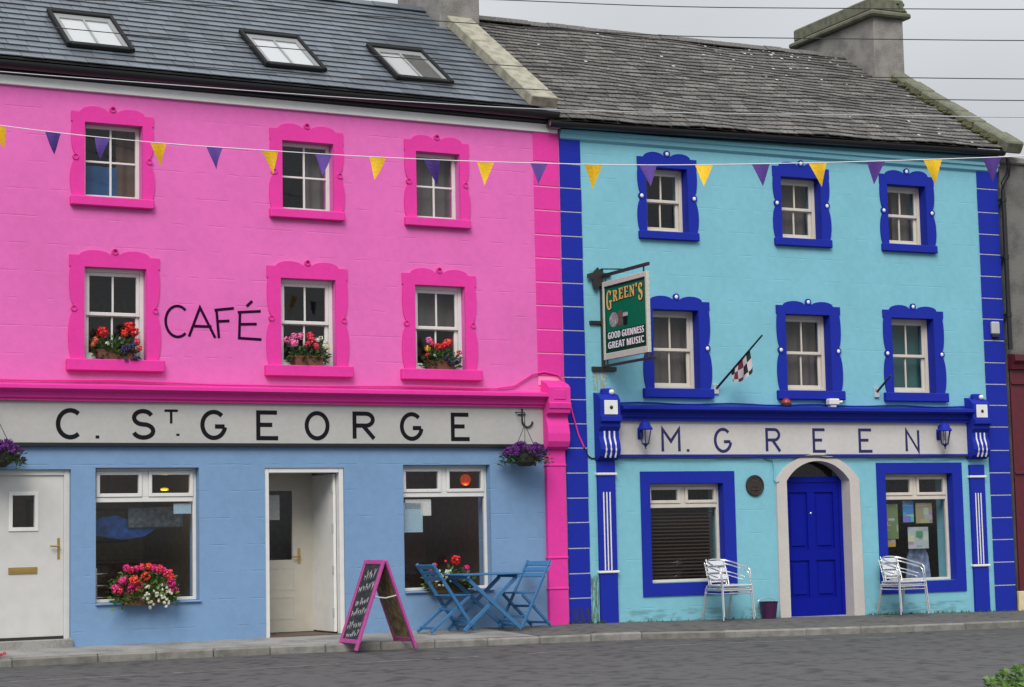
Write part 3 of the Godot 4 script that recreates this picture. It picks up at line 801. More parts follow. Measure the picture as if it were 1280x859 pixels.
	for e in [[-6.6, -1.5], [-5.9, -2.0], [-2.3, -1.7], [-1.3, -1.3]]:
		g = Geo.new(); g.bevel(Vector3(e[0] - 0.3, 0.72, e[1] - 0.3), Vector3(e[0] + 0.3, 0.75, e[1] + 0.3), 0.01); g.tube([Vector3(e[0], 0.0, e[1]), Vector3(e[0], 0.72, e[1])], 0.03); part(h, "indoor_table", g, M.wood)
		g = Geo.new(); g.bevel(Vector3(e[0] + 0.42, 0.44, e[1] - 0.2), Vector3(e[0] + 0.80, 0.48, e[1] + 0.2), 0.01); g.bevel(Vector3(e[0] + 0.76, 0.48, e[1] - 0.2), Vector3(e[0] + 0.80, 0.95, e[1] + 0.2), 0.01)
		for x in [0.45, 0.77]:
			for z in [-0.17, 0.17]: g.tube([Vector3(e[0] + x, 0, e[1] + z), Vector3(e[0] + x, 0.45, e[1] + z)], 0.015)
		part(h, "indoor_chair", g, M.wood)
	# loose cable along the cornice and down across the corner
	var pts := []
	for p in [[-10.5, 3.55], [-9.0, 3.535], [-8.0, 3.53], [-7.0, 3.55], [-5.6, 3.515], [-4.0, 3.52], [-2.4, 3.545], [-1.2, 3.53], [-0.86, 3.58], [-0.55, 3.76], [-0.35, 3.80], [-0.12, 3.76]]: pts.append(Vector3(p[0], p[1], 0.035))
	pts.append_array([Vector3(-0.02, 3.68, 0.05), Vector3(0.03, 3.52, 0.055), Vector3(0.12, 3.16, 0.055), Vector3(0.22, 2.84, 0.05), Vector3(0.31, 2.66, 0.045)])
	g = Geo.new(); g.tube(pts, 0.014, -1, 6); part(h, "cable", g, M.deep_pink)
	g = Geo.new(); g.tube([Vector3(0.31, 2.66, 0.045), Vector3(0.38, 2.53, 0.04), Vector3(0.45, 2.49, 0.03), Vector3(0.55, 2.49, 0.03)], 0.012, -1, 6); part(h, "cable", g, M.iron)
	for hk in [[-0.76, 3.24, 3.02], ]:
		g = Geo.new()
		g.stroke([Vector2(-0.755, 3.235), Vector2(-0.76, 3.04)] + arc(-0.67, 3.06, 0.09, 0.10, 190, 350, 8), 0.022, 0.05, 0.075)
		g.stroke([Vector2(-0.83, 3.145), Vector2(-0.70, 3.15)], 0.022, 0.05, 0.070)
		part(h, "iron_hook", g, M.iron)

# ---------------------------------------------------------------- the pub
func pub() -> void:
	var h := thing("pub_building", "turquoise painted pub with royal blue trim and an old slate roof", "building", XG)
	var up := [Rect2(1.53, 6.06, 0.76, 1.03), Rect2(4.05, 6.07, 0.78, 1.02), Rect2(6.17, 6.07, 0.80, 1.02)]
	var mid := [Rect2(1.58, 3.58, 0.84, 1.25), Rect2(4.05, 3.58, 0.87, 1.25), Rect2(6.15, 3.57, 0.87, 1.26)]
	var low := [Rect2(1.45, 0.56, 1.33, 1.54), Rect2(5.90, 0.45, 1.38, 1.78)]
	var door := Rect2(3.93, -0.06, 1.25, 2.5)
	var g := Geo.new()
	g.wall(Rect2(0.02, -0.4, 8.5, 7.95), 0.0, -0.45, up + mid + low + [door])
	part(h, "wall", g, M.turquoise)
	g = Geo.new()
	g.box(Vector3(0.0, -0.4, -7.8), Vector3(8.5, 7.6, -7.5))
	var gp := []
	for p in [Vector2(0.46, -0.3), Vector2(7.5, -0.3), Vector2(7.5, 7.75), Vector2(3.85, 10.15), Vector2(0.46, 8.02)]: gp.append([-p.x, p.y])
	g.profile(gp, 8.27, 8.515)
	part(h, "back_and_gable_walls", g, M.concrete)
	room(h, 0.3, 8.15, 5.3, 7.45, -0.46, -4.6, M.room)
	room(h, 0.3, 8.15, 2.7, 5.15, -0.46, -4.6, M.room)
	room(h, 0.3, 3.6, 0.0, 2.5, -0.46, -4.2, M.panelling)
	room(h, 5.5, 8.15, -0.1, 2.5, -0.46, -4.2, M.panelling)
	room(h, 3.7, 5.4, -0.06, 2.5, -0.46, -3.5, M.panelling)
	for k in 3:
		var o: Rect2 = up[k]
		surround(h, o, Rect2(o.position.x - 0.16, o.position.y - 0.03, o.size.x + 0.35, 1.30), M.blue, null, M.white_stud)
		sash(h, o, -0.16, M.cream, "sash")
		g = Geo.new(); g.bevel(Vector3(o.position.x - 0.15, o.position.y - 0.13, -0.15), Vector3(o.end.x + 0.17, o.position.y, 0.075), 0.012)
		part(h, "window_sill", g, M.blue)
		o = mid[k]
		surround(h, o, Rect2(o.position.x - 0.18, o.position.y - 0.02, o.size.x + 0.40, 1.49), M.blue, null, M.white_stud)
		sash(h, o, -0.16, M.cream, "sash")
		g = Geo.new(); g.bevel(Vector3(o.position.x - 0.20, o.position.y - 0.15, -0.15), Vector3(o.end.x + 0.22, o.position.y, 0.085), 0.012)
		part(h, "window_sill", g, M.blue)
	M.net2 = mat(lin(0.085, 0.072, 0.07), 0.95)
	for r in [Rect2(1.5, 6.0, 0.3, 1.15), Rect2(4.0, 6.0, 0.95, 1.15), Rect2(1.5, 3.5, 1.0, 1.4), Rect2(4.0, 3.5, 1.0, 1.4)]: curtain(h, r, -0.40, M.net2, 31.0)
	curtain(h, Rect2(6.1, 3.5, 1.0, 1.4), -0.40, mat(lin(0.012, 0.09, 0.095), 0.9), 12.0)
	curtain(h, Rect2(6.55, 6.0, 0.5, 1.15), -0.40, M.net2, 26.0)
	# shop windows with their flat blue frames
	for k in 2:
		var o: Rect2 = low[k]
		g = Geo.new()
		g.wall(Rect2(1.29, 0.36, 1.70, 1.925) if k == 0 else Rect2(5.735, 0.26, 1.745, 2.145), 0.022, 0.0006, [o])
		part(h, "window_surround", g, M.blue)
		g = Geo.new()                                                          # painted reveals
		g.box(Vector3(o.end.x - 0.004, o.position.y, -0.13), Vector3(o.end.x - 0.001, o.end.y, 0.0215)); g.box(Vector3(o.position.x + 0.001, o.position.y, -0.13), Vector3(o.position.x + 0.004, o.end.y, 0.0215))
		g.box(Vector3(o.position.x + 0.004, o.end.y - 0.004, -0.13), Vector3(o.end.x - 0.004, o.end.y - 0.001, 0.0215))
		part(h, "window_reveal", g, M.blue)
		var w := sash(h, Rect2(o.position.x + 0.004, o.position.y + 0.002, o.size.x - 0.008, o.size.y - 0.006), -0.13, M.cream, "pub")
		if k == 0:
			for j in 21:
				g = Geo.new(); g.xf = T(0, 0.09 + j * 0.0545, -0.10) * Transform3D(Basis(Vector3.RIGHT, 0.5), Vector3.ZERO)
				g.box(Vector3(0.06, -0.002, -0.022), Vector3(1.26, 0.002, 0.022)); part(w, "blind_slat", g, mat(lin(0.035, 0.02, 0.016), 0.4) if j == 0 else M.slat)
				if j == 0: M.slat = mat(lin(0.045, 0.027, 0.022), 0.35)
	for k in 6:                                                                # the upper reveals are blue as well
		var o: Rect2 = (up + mid)[k]
		g = Geo.new()
		g.box(Vector3(o.end.x - 0.004, o.position.y, -0.16), Vector3(o.end.x - 0.001, o.end.y, 0.0255)); g.box(Vector3(o.position.x + 0.001, o.position.y, -0.16), Vector3(o.position.x + 0.004, o.end.y, 0.0255))
		g.box(Vector3(o.position.x + 0.004, o.end.y - 0.004, -0.16), Vector3(o.end.x - 0.004, o.end.y - 0.001, 0.0255))
		part(h, "window_reveal", g, M.blue)
	# posters and a folded shirt shown in the right hand window
	var pr := [[5.96, 1.15, 0.36, 0.58, [0.10, 0.16, 0.06]], [6.42, 1.42, 0.22, 0.36, [0.02, 0.16, 0.42]], [6.68, 1.40, 0.34, 0.34, [0.22, 0.20, 0.12]], [6.50, 0.98, 0.42, 0.36, [0.30, 0.36, 0.38]], [6.02, 1.02, 0.22, 0.12, [0.28, 0.12, 0.03]], [6.66, 1.17, 0.14, 0.10, [0.05, 0.20, 0.10]]]
	for k in pr.size():
		var p = pr[k]
		g = Geo.new(); g.box(Vector3(p[0], p[1], -0.24 + 0.004 * k), Vector3(p[0] + p[2], p[1] + p[3], -0.238 + 0.004 * k)); part(h, "poster", g, printed(Color(p[4][0], p[4][1], p[4][2]), k))
	g = Geo.new()
	g.prism(PackedVector2Array([Vector2(6.52, 0.46), Vector2(7.02, 0.46), Vector2(6.98, 0.86), Vector2(6.92, 1.0), Vector2(6.62, 1.0), Vector2(6.56, 0.84)]), -0.36, -0.33)
	part(h, "shirt", g, mat(lin(0.20, 0.27, 0.45), 0.9, M.blotch, 1.2))
	# corner blocks with pale joints
	var q1 := [7.5, 7.04, 6.66, 6.29, 5.91, 5.56, 5.18, 4.82, 4.45, 4.08, 3.73, 3.39, 3.02, 2.65, 2.27, 1.89, 1.52, 1.13, 0.75, 0.38, -0.05]
	var q2 := [7.5, 7.12, 6.71, 6.33, 5.98, 5.60, 5.22, 4.86, 4.49, 4.11, 3.74, 3.38, 3.01, 2.61, 2.23, 1.85, 1.47, 1.10, 0.72, 0.33, -0.14]
	for s in [[0.015, 0.375, q1], [8.075, 8.51, q2]]:
		g = Geo.new(); g.box(Vector3(s[0] + 0.004, s[2][20] - 0.05, 0.0006), Vector3(s[1] - 0.002, s[2][0], 0.018)); part(h, "quoin_backing", g, M.joint_white)
		for k in 20:
			g = Geo.new(); g.bevel(Vector3(s[0] + rng.randf_range(-0.003, 0.003), s[2][k + 1] + 0.009, 0.001), Vector3(s[1] + rng.randf_range(-0.004, 0.004), s[2][k] - 0.009, 0.028), 0.006); part(h, "quoin", g, M.blue)
	# sign, cornice, consoles, pilasters
	g = Geo.new(); g.bevel(Vector3(0.86, 2.545, -0.01), Vector3(7.68, 3.08, 0.03), 0.004)
	var sb := part(h, "sign_board", g, M.board_green)
	for l in [["M", 1.69, 2.00], ["G", 2.65, 2.94], ["R", 3.60, 3.86], ["E", 4.50, 4.74], ["E", 5.40, 5.66], ["N", 6.34, 6.61]]:
		lettering(sb, l[0], l[1], l[2], 2.595, 2.945, 0.048, 0.0315, M.letter_blue)
	lettering(sb, ".", 2.15, 2.15, 2.59, 2.63, 0.05, 0.0315, M.letter_blue)
	g = Geo.new(); g.bevel(Vector3(0.86, 2.505, -0.01), Vector3(7.68, 2.543, 0.045), 0.006); part(h, "sign_trim", g, M.blue)
	g = Geo.new()
	g.profile([[0.0, 3.07], [0.09, 3.07], [0.09, 3.10], [0.12, 3.13], [0.13, 3.20], [0.22, 3.235], [0.25, 3.24], [0.25, 3.285], [0.16, 3.305], [0.0, 3.325]], 0.9, 7.64)
	part(h, "cornice", g, M.blue)
	for x in [0.53, 7.63]:
		var pl := holder(h, "pilaster", T(x, -0.012 * x, 0))
		g = Geo.new(); g.bevel(Vector3(0, -0.15, -0.01), Vector3(0.30, 2.46, 0.06), 0.006); part(pl, "shaft", g, M.blue)
		for y in [2.235, 0.745]:
			g = Geo.new(); g.bevel(Vector3(-0.025, y, -0.01), Vector3(0.325, y + 0.04, 0.085), 0.01); part(pl, "band", g, M.white)
		for k in 3:
			g = Geo.new(); g.bevel(Vector3(0.075 + k * 0.055, 0.79, 0.058), Vector3(0.097 + k * 0.055, 1.98, 0.067), 0.006); part(pl, "flute", g, M.white)
		var cn := holder(pl, "console", T(-0.02, 0.012 * x, 0))
		g = Geo.new()
		var body := [[0.0, 2.46], [0.08, 2.46], [0.17, 2.52], [0.205, 2.62], [0.19, 2.72], [0.15, 2.82], [0.15, 2.90], [0.21, 2.97], [0.21, 3.03], [0.27, 3.05], [0.27, 3.12], [0.22, 3.14], [0.22, 3.38], [0.15, 3.46], [0.0, 3.50]]
		g.profile(body, 0.0, 0.35)
		cn.free()
		var bodyp := part(pl, "console", g, M.blue, T(-0.02, 0.012 * x, 0))
		g = Geo.new(); g.bevel(Vector3(0.07, 3.15, 0.21), Vector3(0.30, 3.37, 0.235), 0.006); part(bodyp, "console_panel", g, M.white)
		g = Geo.new(); g.xf = Transform3D(Basis(Vector3.RIGHT, PI / 2), Vector3(0.185, 3.26, 0.236)); g.dome(Vector3.ZERO, 0.03, 0.5, 10, false); part(bodyp, "boss", g, M.iron)
		g = Geo.new(); g.bevel(Vector3(0.10, 3.44, 0.02), Vector3(0.29, 3.56, 0.14), 0.02); part(bodyp, "finial_block", g, M.blue)
		g = Geo.new(); g.dome(Vector3(0.24, 3.50, 0.15), 0.045, 1.0, 12); part(bodyp, "finial_ball", g, M.white)
		for k in 3:
			g = Geo.new()
			var pts := []
			for p in [[0.19, 2.50], [0.222, 2.56], [0.232, 2.62], [0.215, 2.71], [0.178, 2.80], [0.175, 2.90]]: pts.append(Vector3(0.095 + k * 0.085, p[1], p[0] - 0.018))
			g.tube(pts, 0.016, -1, 6); part(bodyp, "flute", g, M.white)
	# arched doorway
	g = Geo.new()
	var cx := 4.565
	var inn := []; var out := []
	for k in 17:
		var a := lerpf(1.0, -1.0, k / 16.0)
		var half := asin(0.61 / 0.741)
		inn.append(Vector2(cx + 0.741 * sin(-a * half), 2.44 - 0.741 + 0.741 * cos(a * half)))
		var ho := asin(0.80 / 0.98)
		out.append(Vector2(cx + 0.98 * sin(-a * ho), 2.555 - 0.98 + 0.98 * cos(a * ho)))
	var yb := -0.09
	for k in 16:
		var qd := PackedVector2Array([inn[k], inn[k + 1], out[k + 1], out[k]])
		g.prism(qd, -0.20, 0.045)
	g.prism(PackedVector2Array([Vector2(inn[0].x, yb), inn[0], out[0], Vector2(out[0].x - 0.01, yb)]), -0.20, 0.045)
	g.prism(PackedVector2Array([Vector2(inn[16].x, yb), inn[16], out[16], Vector2(out[16].x + 0.02, yb)]), -0.20, 0.045)
	part(h, "door_arch", g, M.lime)
	g = Geo.new()
	for k in 16:
		var a: Vector2 = out[k]; var b: Vector2 = out[k + 1]
		if maxf(a.x, b.x) < 3.93 or minf(a.x, b.x) > 5.18: continue
		for e in [[3.93, 1], [5.18, -1]]:
			if (a.x - e[0]) * (b.x - e[0]) < 0.0:
				var m := a.lerp(b, (e[0] - a.x) / (b.x - a.x))
				if e[1] == 1: a = m
				else: b = m
		if a.y > 2.43 and b.y > 2.43: continue
		g.prism(PackedVector2Array([a, b, Vector2(b.x, maxf(2.44, b.y)), Vector2(a.x, maxf(2.44, a.y))]), -0.44, -0.0005)
	part(h, "arch_spandrel", g, M.turquoise)
	var d := holder(h, "front_door")
	g = Geo.new(); g.wall(Rect2(3.955, -0.08, 1.22, 2.27), -0.19, -0.25, [Rect2(4.02, -0.04, 1.09, 2.14)]); part(d, "door_frame", g, M.door_blue)
	var panels := [Rect2(4.13, 0.24, 0.37, 0.60), Rect2(4.64, 0.24, 0.37, 0.60), Rect2(4.13, 1.02, 0.37, 0.92), Rect2(4.64, 1.02, 0.37, 0.92)]
	g = Geo.new(); g.wall(Rect2(4.02, -0.05, 1.09, 2.15), -0.205, -0.25, panels); part(d, "door_leaf", g, M.door_blue)
	for p in panels:
		g = Geo.new(); g.bevel(Vector3(p.position.x, p.position.y, -0.26), Vector3(p.end.x, p.end.y, -0.232), 0.002); g.bevel(Vector3(p.position.x + 0.045, p.position.y + 0.045, -0.24), Vector3(p.end.x - 0.045, p.end.y - 0.045, -0.212), 0.018); part(d, "panel", g, M.door_blue)
	g = Geo.new(); g.xf = Transform3D(Basis(Vector3.RIGHT, PI / 2), Vector3(4.565, 1.60, -0.205)); g.dome(Vector3.ZERO, 0.02, 0.6, 10, false); part(d, "knocker", g, M.steel)
	g = Geo.new(); g.quad(Vector3(3.94, 2.185, -0.22), Vector3(5.17, 2.185, -0.22), Vector3(5.17, 2.44, -0.22), Vector3(3.94, 2.44, -0.22)); part(d, "fanlight", g, M.glass)
	g = Geo.new(); g.bevel(Vector3(3.93, -0.2, -0.30), Vector3(5.20, -0.055, 0.04), 0.01); part(d, "threshold", g, M.pavement)
	# eaves
	g = Geo.new()
	g.profile([[0.0, 7.40], [0.05, 7.44], [0.06, 7.50], [0.09, 7.52], [0.09, 7.57], [0.0, 7.58]], 0.02, 8.52); part(h, "eaves_moulding", g, M.turquoise)
	g = Geo.new(); g.prism(PackedVector2Array([Vector2(0.03, 7.53), Vector2(8.51, 7.53), Vector2(8.51, 7.79), Vector2(0.03, 7.66)]), -0.44, 0.02); part(h, "frieze", g, M.turquoise)
	var tilt := Transform3D(Basis(Vector3(1, 0.0146, 0).normalized(), Vector3(-0.0146, 1, 0).normalized(), Vector3.BACK), Vector3.ZERO)
	g = Geo.new(); g.box(Vector3(-0.05, 7.56, 0.0), Vector3(8.62, 7.64, 0.10)); part(h, "fascia", g, M.black, tilt)
	var gut := []
	for p in arc(0.18, 7.645, 0.075, 0.085, 180, 360, 10): gut.append([p.x, p.y])
	for p in arc(0.18, 7.645, 0.065, 0.075, 360, 180, 10): gut.append([p.x, p.y])
	g = Geo.new(); g.profile(gut, -0.12, 8.66); part(h, "gutter", g, M.black, tilt)
	# old slate roof: the eave climbs a little to the right, the ridge is level
	var roof := holder(h, "roof")
	var at := func(u: float, s: float) -> Vector3:
		var e := Vector3(u, 7.69 + 0.0146 * u, 0.22); var r := Vector3(u, 10.33, -3.88)
		return e + (r - e) * (s / 4.9) + Vector3(0, 0.018 * sin(u * 1.3 + 0.4) * sin(s * 0.9) + 0.012 * sin(u * 2.9 + s * 1.7), 0)
	g = Geo.new()
	for k in 24:
		var a := -0.2 + k * 8.75 / 24.0; var b := a + 8.75 / 24.0
		for j in 8:
			g.quad(at.call(a, j * 0.6125) - Vector3(0, 0.02, 0), at.call(b, j * 0.6125) - Vector3(0, 0.02, 0), at.call(b, (j + 1) * 0.6125) - Vector3(0, 0.02, 0), at.call(a, (j + 1) * 0.6125) - Vector3(0, 0.02, 0))
	g.profile([[-3.88, 10.22], [-3.88, 10.32], [-7.9, 7.7], [-7.9, 7.6]], -0.2, 8.55)
	part(roof, "roof_deck", g, M.deck)
	roof_slates(roof, at, -0.2, 8.55, 0.0, 4.86, 0.188, 0.29, 0.013, 0.22, M.old_slate, XG, 0.014)
	g = Geo.new()
	var mid_u := 0.0
	for k in 84:
		if k % 7 == 0: mid_u = rng.randf_range(0.2, 8.2)
		var s := 4.8 * (1.0 - pow(rng.randf(), 2.6))
		var p: Vector3 = at.call(clampf(mid_u + rng.randf_range(-0.5, 0.5), -0.1, 8.4), s) + Vector3(0, 0.036, 0)
		g.xf = Transform3D(Basis(Vector3.RIGHT, 0.57), p); g.dome(Vector3.ZERO, rng.randf_range(0.012, 0.036), 0.25, 6, false)
	part(roof, "lichen", g, mat(lin(0.42, 0.42, 0.39), 0.95)).set_meta("kind", "stuff")
	ridge_row(roof, -0.1, 8.12, 10.37, -3.88, 0.38, M.old_slate[2])
	# mossy verge stones and chimney
	for k in 7:
		var a: Vector3 = at.call(8.5, k * 0.56 - 0.1); var b: Vector3 = at.call(8.5, k * 0.56 + 0.45)
		var up2 := (b - a).normalized(); var nn := Vector3.RIGHT.cross(up2).normalized()
		g = Geo.new(); g.bevel(Vector3(rng.randf_range(-0.02, 0.02), 0, -0.05), Vector3(0.36, 0.55, 0.15 + rng.randf_range(-0.015, 0.02)), 0.03)
		part(h, "verge_stone", g, M.moss_stone, Transform3D(Basis(Vector3.RIGHT, up2, nn).rotated(nn, rng.randf_range(-0.01, 0.01)), a))
	g = Geo.new()
	for k in 70:
		var p: Vector3 = at.call(8.44 + rng.randf_range(-0.05, 0.08), rng.randf_range(0.0, 3.7)) + Vector3(0, 0.05, 0)
		g.dome(p, rng.randf_range(0.03, 0.08), 0.6, 6)
	part(h, "moss", g, M.moss).set_meta("kind", "stuff")
	g = Geo.new(); g.bevel(Vector3(8.12, 9.4, -5.35), Vector3(8.80, 10.88, -2.80), 0.015)
	var ch := part(h, "chimney", g, M.concrete)
	g = Geo.new()
	g.bevel(Vector3(8.00, 10.875, -5.48), Vector3(8.92, 10.98, -2.68), 0.03); g.bevel(Vector3(8.07, 10.985, -5.40), Vector3(8.82, 11.25, -2.76), 0.035)
	part(ch, "cap", g, M.moss_stone)
	g = Geo.new()
	for k in 26: g.dome(Vector3(rng.randf_range(8.65, 8.85), rng.randf_range(10.98, 11.2), rng.randf_range(-2.95, -2.74)), rng.randf_range(0.015, 0.045), 0.9, 6)
	part(ch, "moss", g, M.leaf[1]).set_meta("kind", "stuff")
	# service cable hanging along the sign, rust below the sign bracket, algae at the foot of the wall
	var pts := []
	for k in 31: pts.append(Vector3(0.9 + k * 0.226, 2.50 + 0.008 * sin(k * 0.9) - (0.01 if k % 5 == 2 else 0.0), 0.055))
	g = Geo.new(); g.tube(pts, 0.011, -1, 6); part(h, "cable", g, M.iron)
	pts = []
	for k in 21: pts.append(Vector3(0.95 + k * 0.335, 3.345 + 0.012 * sin(k * 1.3), 0.02))
	g = Geo.new(); g.tube(pts, 0.012, -1, 6); part(h, "cable", g, M.blue)
	g = Geo.new(); g.tube([Vector3(3.55, 2.49, 0.02), Vector3(3.72, 2.45, 0.02), Vector3(3.74, 2.30, 0.02), Vector3(3.73, 2.14, 0.03), Vector3(3.76, 2.10, 0.05), Vector3(3.80, 2.12, 0.055)], 0.011, -1, 6); part(h, "cable", g, M.turquoise)
	stain(h, Rect2(0.50, 3.52, 0.27, 0.32), 0.0045, Color(0.68, 0.60, 0.38), 61, 0.85)
	stain(h, Rect2(0.385, -0.02, 0.14, 0.75), 0.0045, Color(0.36, 0.44, 0.28), 62, 0.9)
	stain(h, Rect2(0.03, -0.05, 0.35, 0.30), 0.0305, Color(0.26, 0.25, 0.26), 63, 0.5)
	for e in [[3.02, -0.06, 0.75, 0.20, 64], [5.45, -0.10, 2.1, 0.22, 65], [0.90, -0.05, 2.1, 0.22, 66]]:
		stain(h, Rect2(e[0], e[1], e[2], e[3]), 0.0045, Color(0.44, 0.55, 0.52), e[4], 0.28)

func printed(c: Color, sd: int) -> StandardMaterial3D:                          # a poster too far off to read: blocks of picture and lines of print
	var r := RandomNumberGenerator.new()
	r.seed = 300 + sd
	var im := Image.create_empty(64, 64, false, Image.FORMAT_RGB8)
	im.fill(c.linear_to_srgb())
	for k in 9:
		var q := c.lerp(Color(r.randf(), r.randf(), r.randf()) * 0.6, 0.45)
		im.fill_rect(Rect2i(r.randi() % 52, r.randi() % 40, 8 + r.randi() % 26, 5 + r.randi() % 20), q.linear_to_srgb())
	for k in 6: im.fill_rect(Rect2i(5, 44 + k * 3, 30 + r.randi() % 24, 1), c.lerp(Color(0.7, 0.7, 0.65) if c.g < 0.25 else Color(0.05, 0.05, 0.05), 0.6).linear_to_srgb())
	var m := mat(Color.WHITE, 0.7, ImageTexture.create_from_image(im), 2.4)
	return m

func stain(house: Node3D, r: Rect2, z: float, c: Color, sd: int, most: float) -> void:   # a patch of rust or algae with a ragged, streaky outline
	var size := 96
	var a := noise_image(sd, 0.06, 4, size)
	var im := Image.create_empty(size, size, false, Image.FORMAT_RGBA8)
	for y in size:
		for x in size:
			var st := a.get_pixel(x, y / 4).r * 0.6 + a.get_pixel(y, x).r * 0.4
			var edge := minf(minf(x, size - 1 - x) / 10.0, minf(y, size - 1 - y) / 10.0)
			c.a = clampf((st - 0.42) * 5.0, 0.0, 1.0) * clampf(edge, 0.0, 1.0) * most
			im.set_pixel(x, y, Color(c.r, c.g, c.b, c.a))
	var m := StandardMaterial3D.new()
	m.albedo_texture = ImageTexture.create_from_image(im); m.transparency = BaseMaterial3D.TRANSPARENCY_ALPHA; m.roughness = 0.95
	var p := PlaneMesh.new()
	p.size = r.size; p.orientation = PlaneMesh.FACE_Z
	part(house, "stain", p, m, Transform3D(Basis.IDENTITY, Vector3(r.get_center().x, r.get_center().y, z)))

# ---------------------------------------------------------------- the house beyond
func neighbour() -> void:
	var h := thing("grey_house", "weathered grey rendered house with a maroon shopfront next to the pub", "building", XG)
	var g := Geo.new(); g.box(Vector3(8.60, -0.5, -7.5), Vector3(12.6, 7.60, -0.02)); part(h, "wall", g, M.grey_render)
	g = Geo.new(); g.bevel(Vector3(8.58, 7.60, -7.5), Vector3(12.65, 7.72, 0.04), 0.02); part(h, "parapet", g, M.concrete)
	g = Geo.new(); g.bevel(Vector3(8.60, 0.22, -0.019), Vector3(12.5, 4.0, 0.03), 0.006); part(h, "shopfront", g, M.maroon)
	g = Geo.new(); g.profile([[0.0, 4.0], [0.10, 4.0], [0.12, 4.08], [0.20, 4.14], [0.20, 4.24], [0.0, 4.27]], 8.58, 12.5); part(h, "cornice", g, M.maroon)
	for y in [3.74, 2.2]:
		g = Geo.new(); g.bevel(Vector3(8.60, y, 0.03), Vector3(12.5, y + 0.04, 0.07), 0.006); part(h, "rail", g, M.maroon)
	g = Geo.new(); g.bevel(Vector3(8.56, -0.3, -0.019), Vector3(12.5, 0.218, 0.045), 0.01); part(h, "plinth", g, M.base_cream)
	var d := thing("downpipe", "black cast iron rainwater pipe between the pub and the grey house", "drainpipe", XG)
	g = Geo.new(); g.tube([Vector3(8.64, 7.66, 0.17), Vector3(8.66, 7.50, 0.17), Vector3(8.66, 7.36, 0.12), Vector3(8.575, 7.22, 0.09), Vector3(8.575, 7.1, 0.09), Vector3(8.575, 4.34, 0.09)], 0.042, -1, 10); part(d, "pipe", g, M.black)
	for y in [6.9, 5.9, 4.9]:
		g = Geo.new(); g.tube([Vector3(8.575, y, 0.09), Vector3(8.575, y + 0.07, 0.09)], 0.054, -1, 10); g.box(Vector3(8.50, y + 0.02, -0.01), Vector3(8.65, y + 0.05, 0.06)); part(d, "collar", g, M.black)

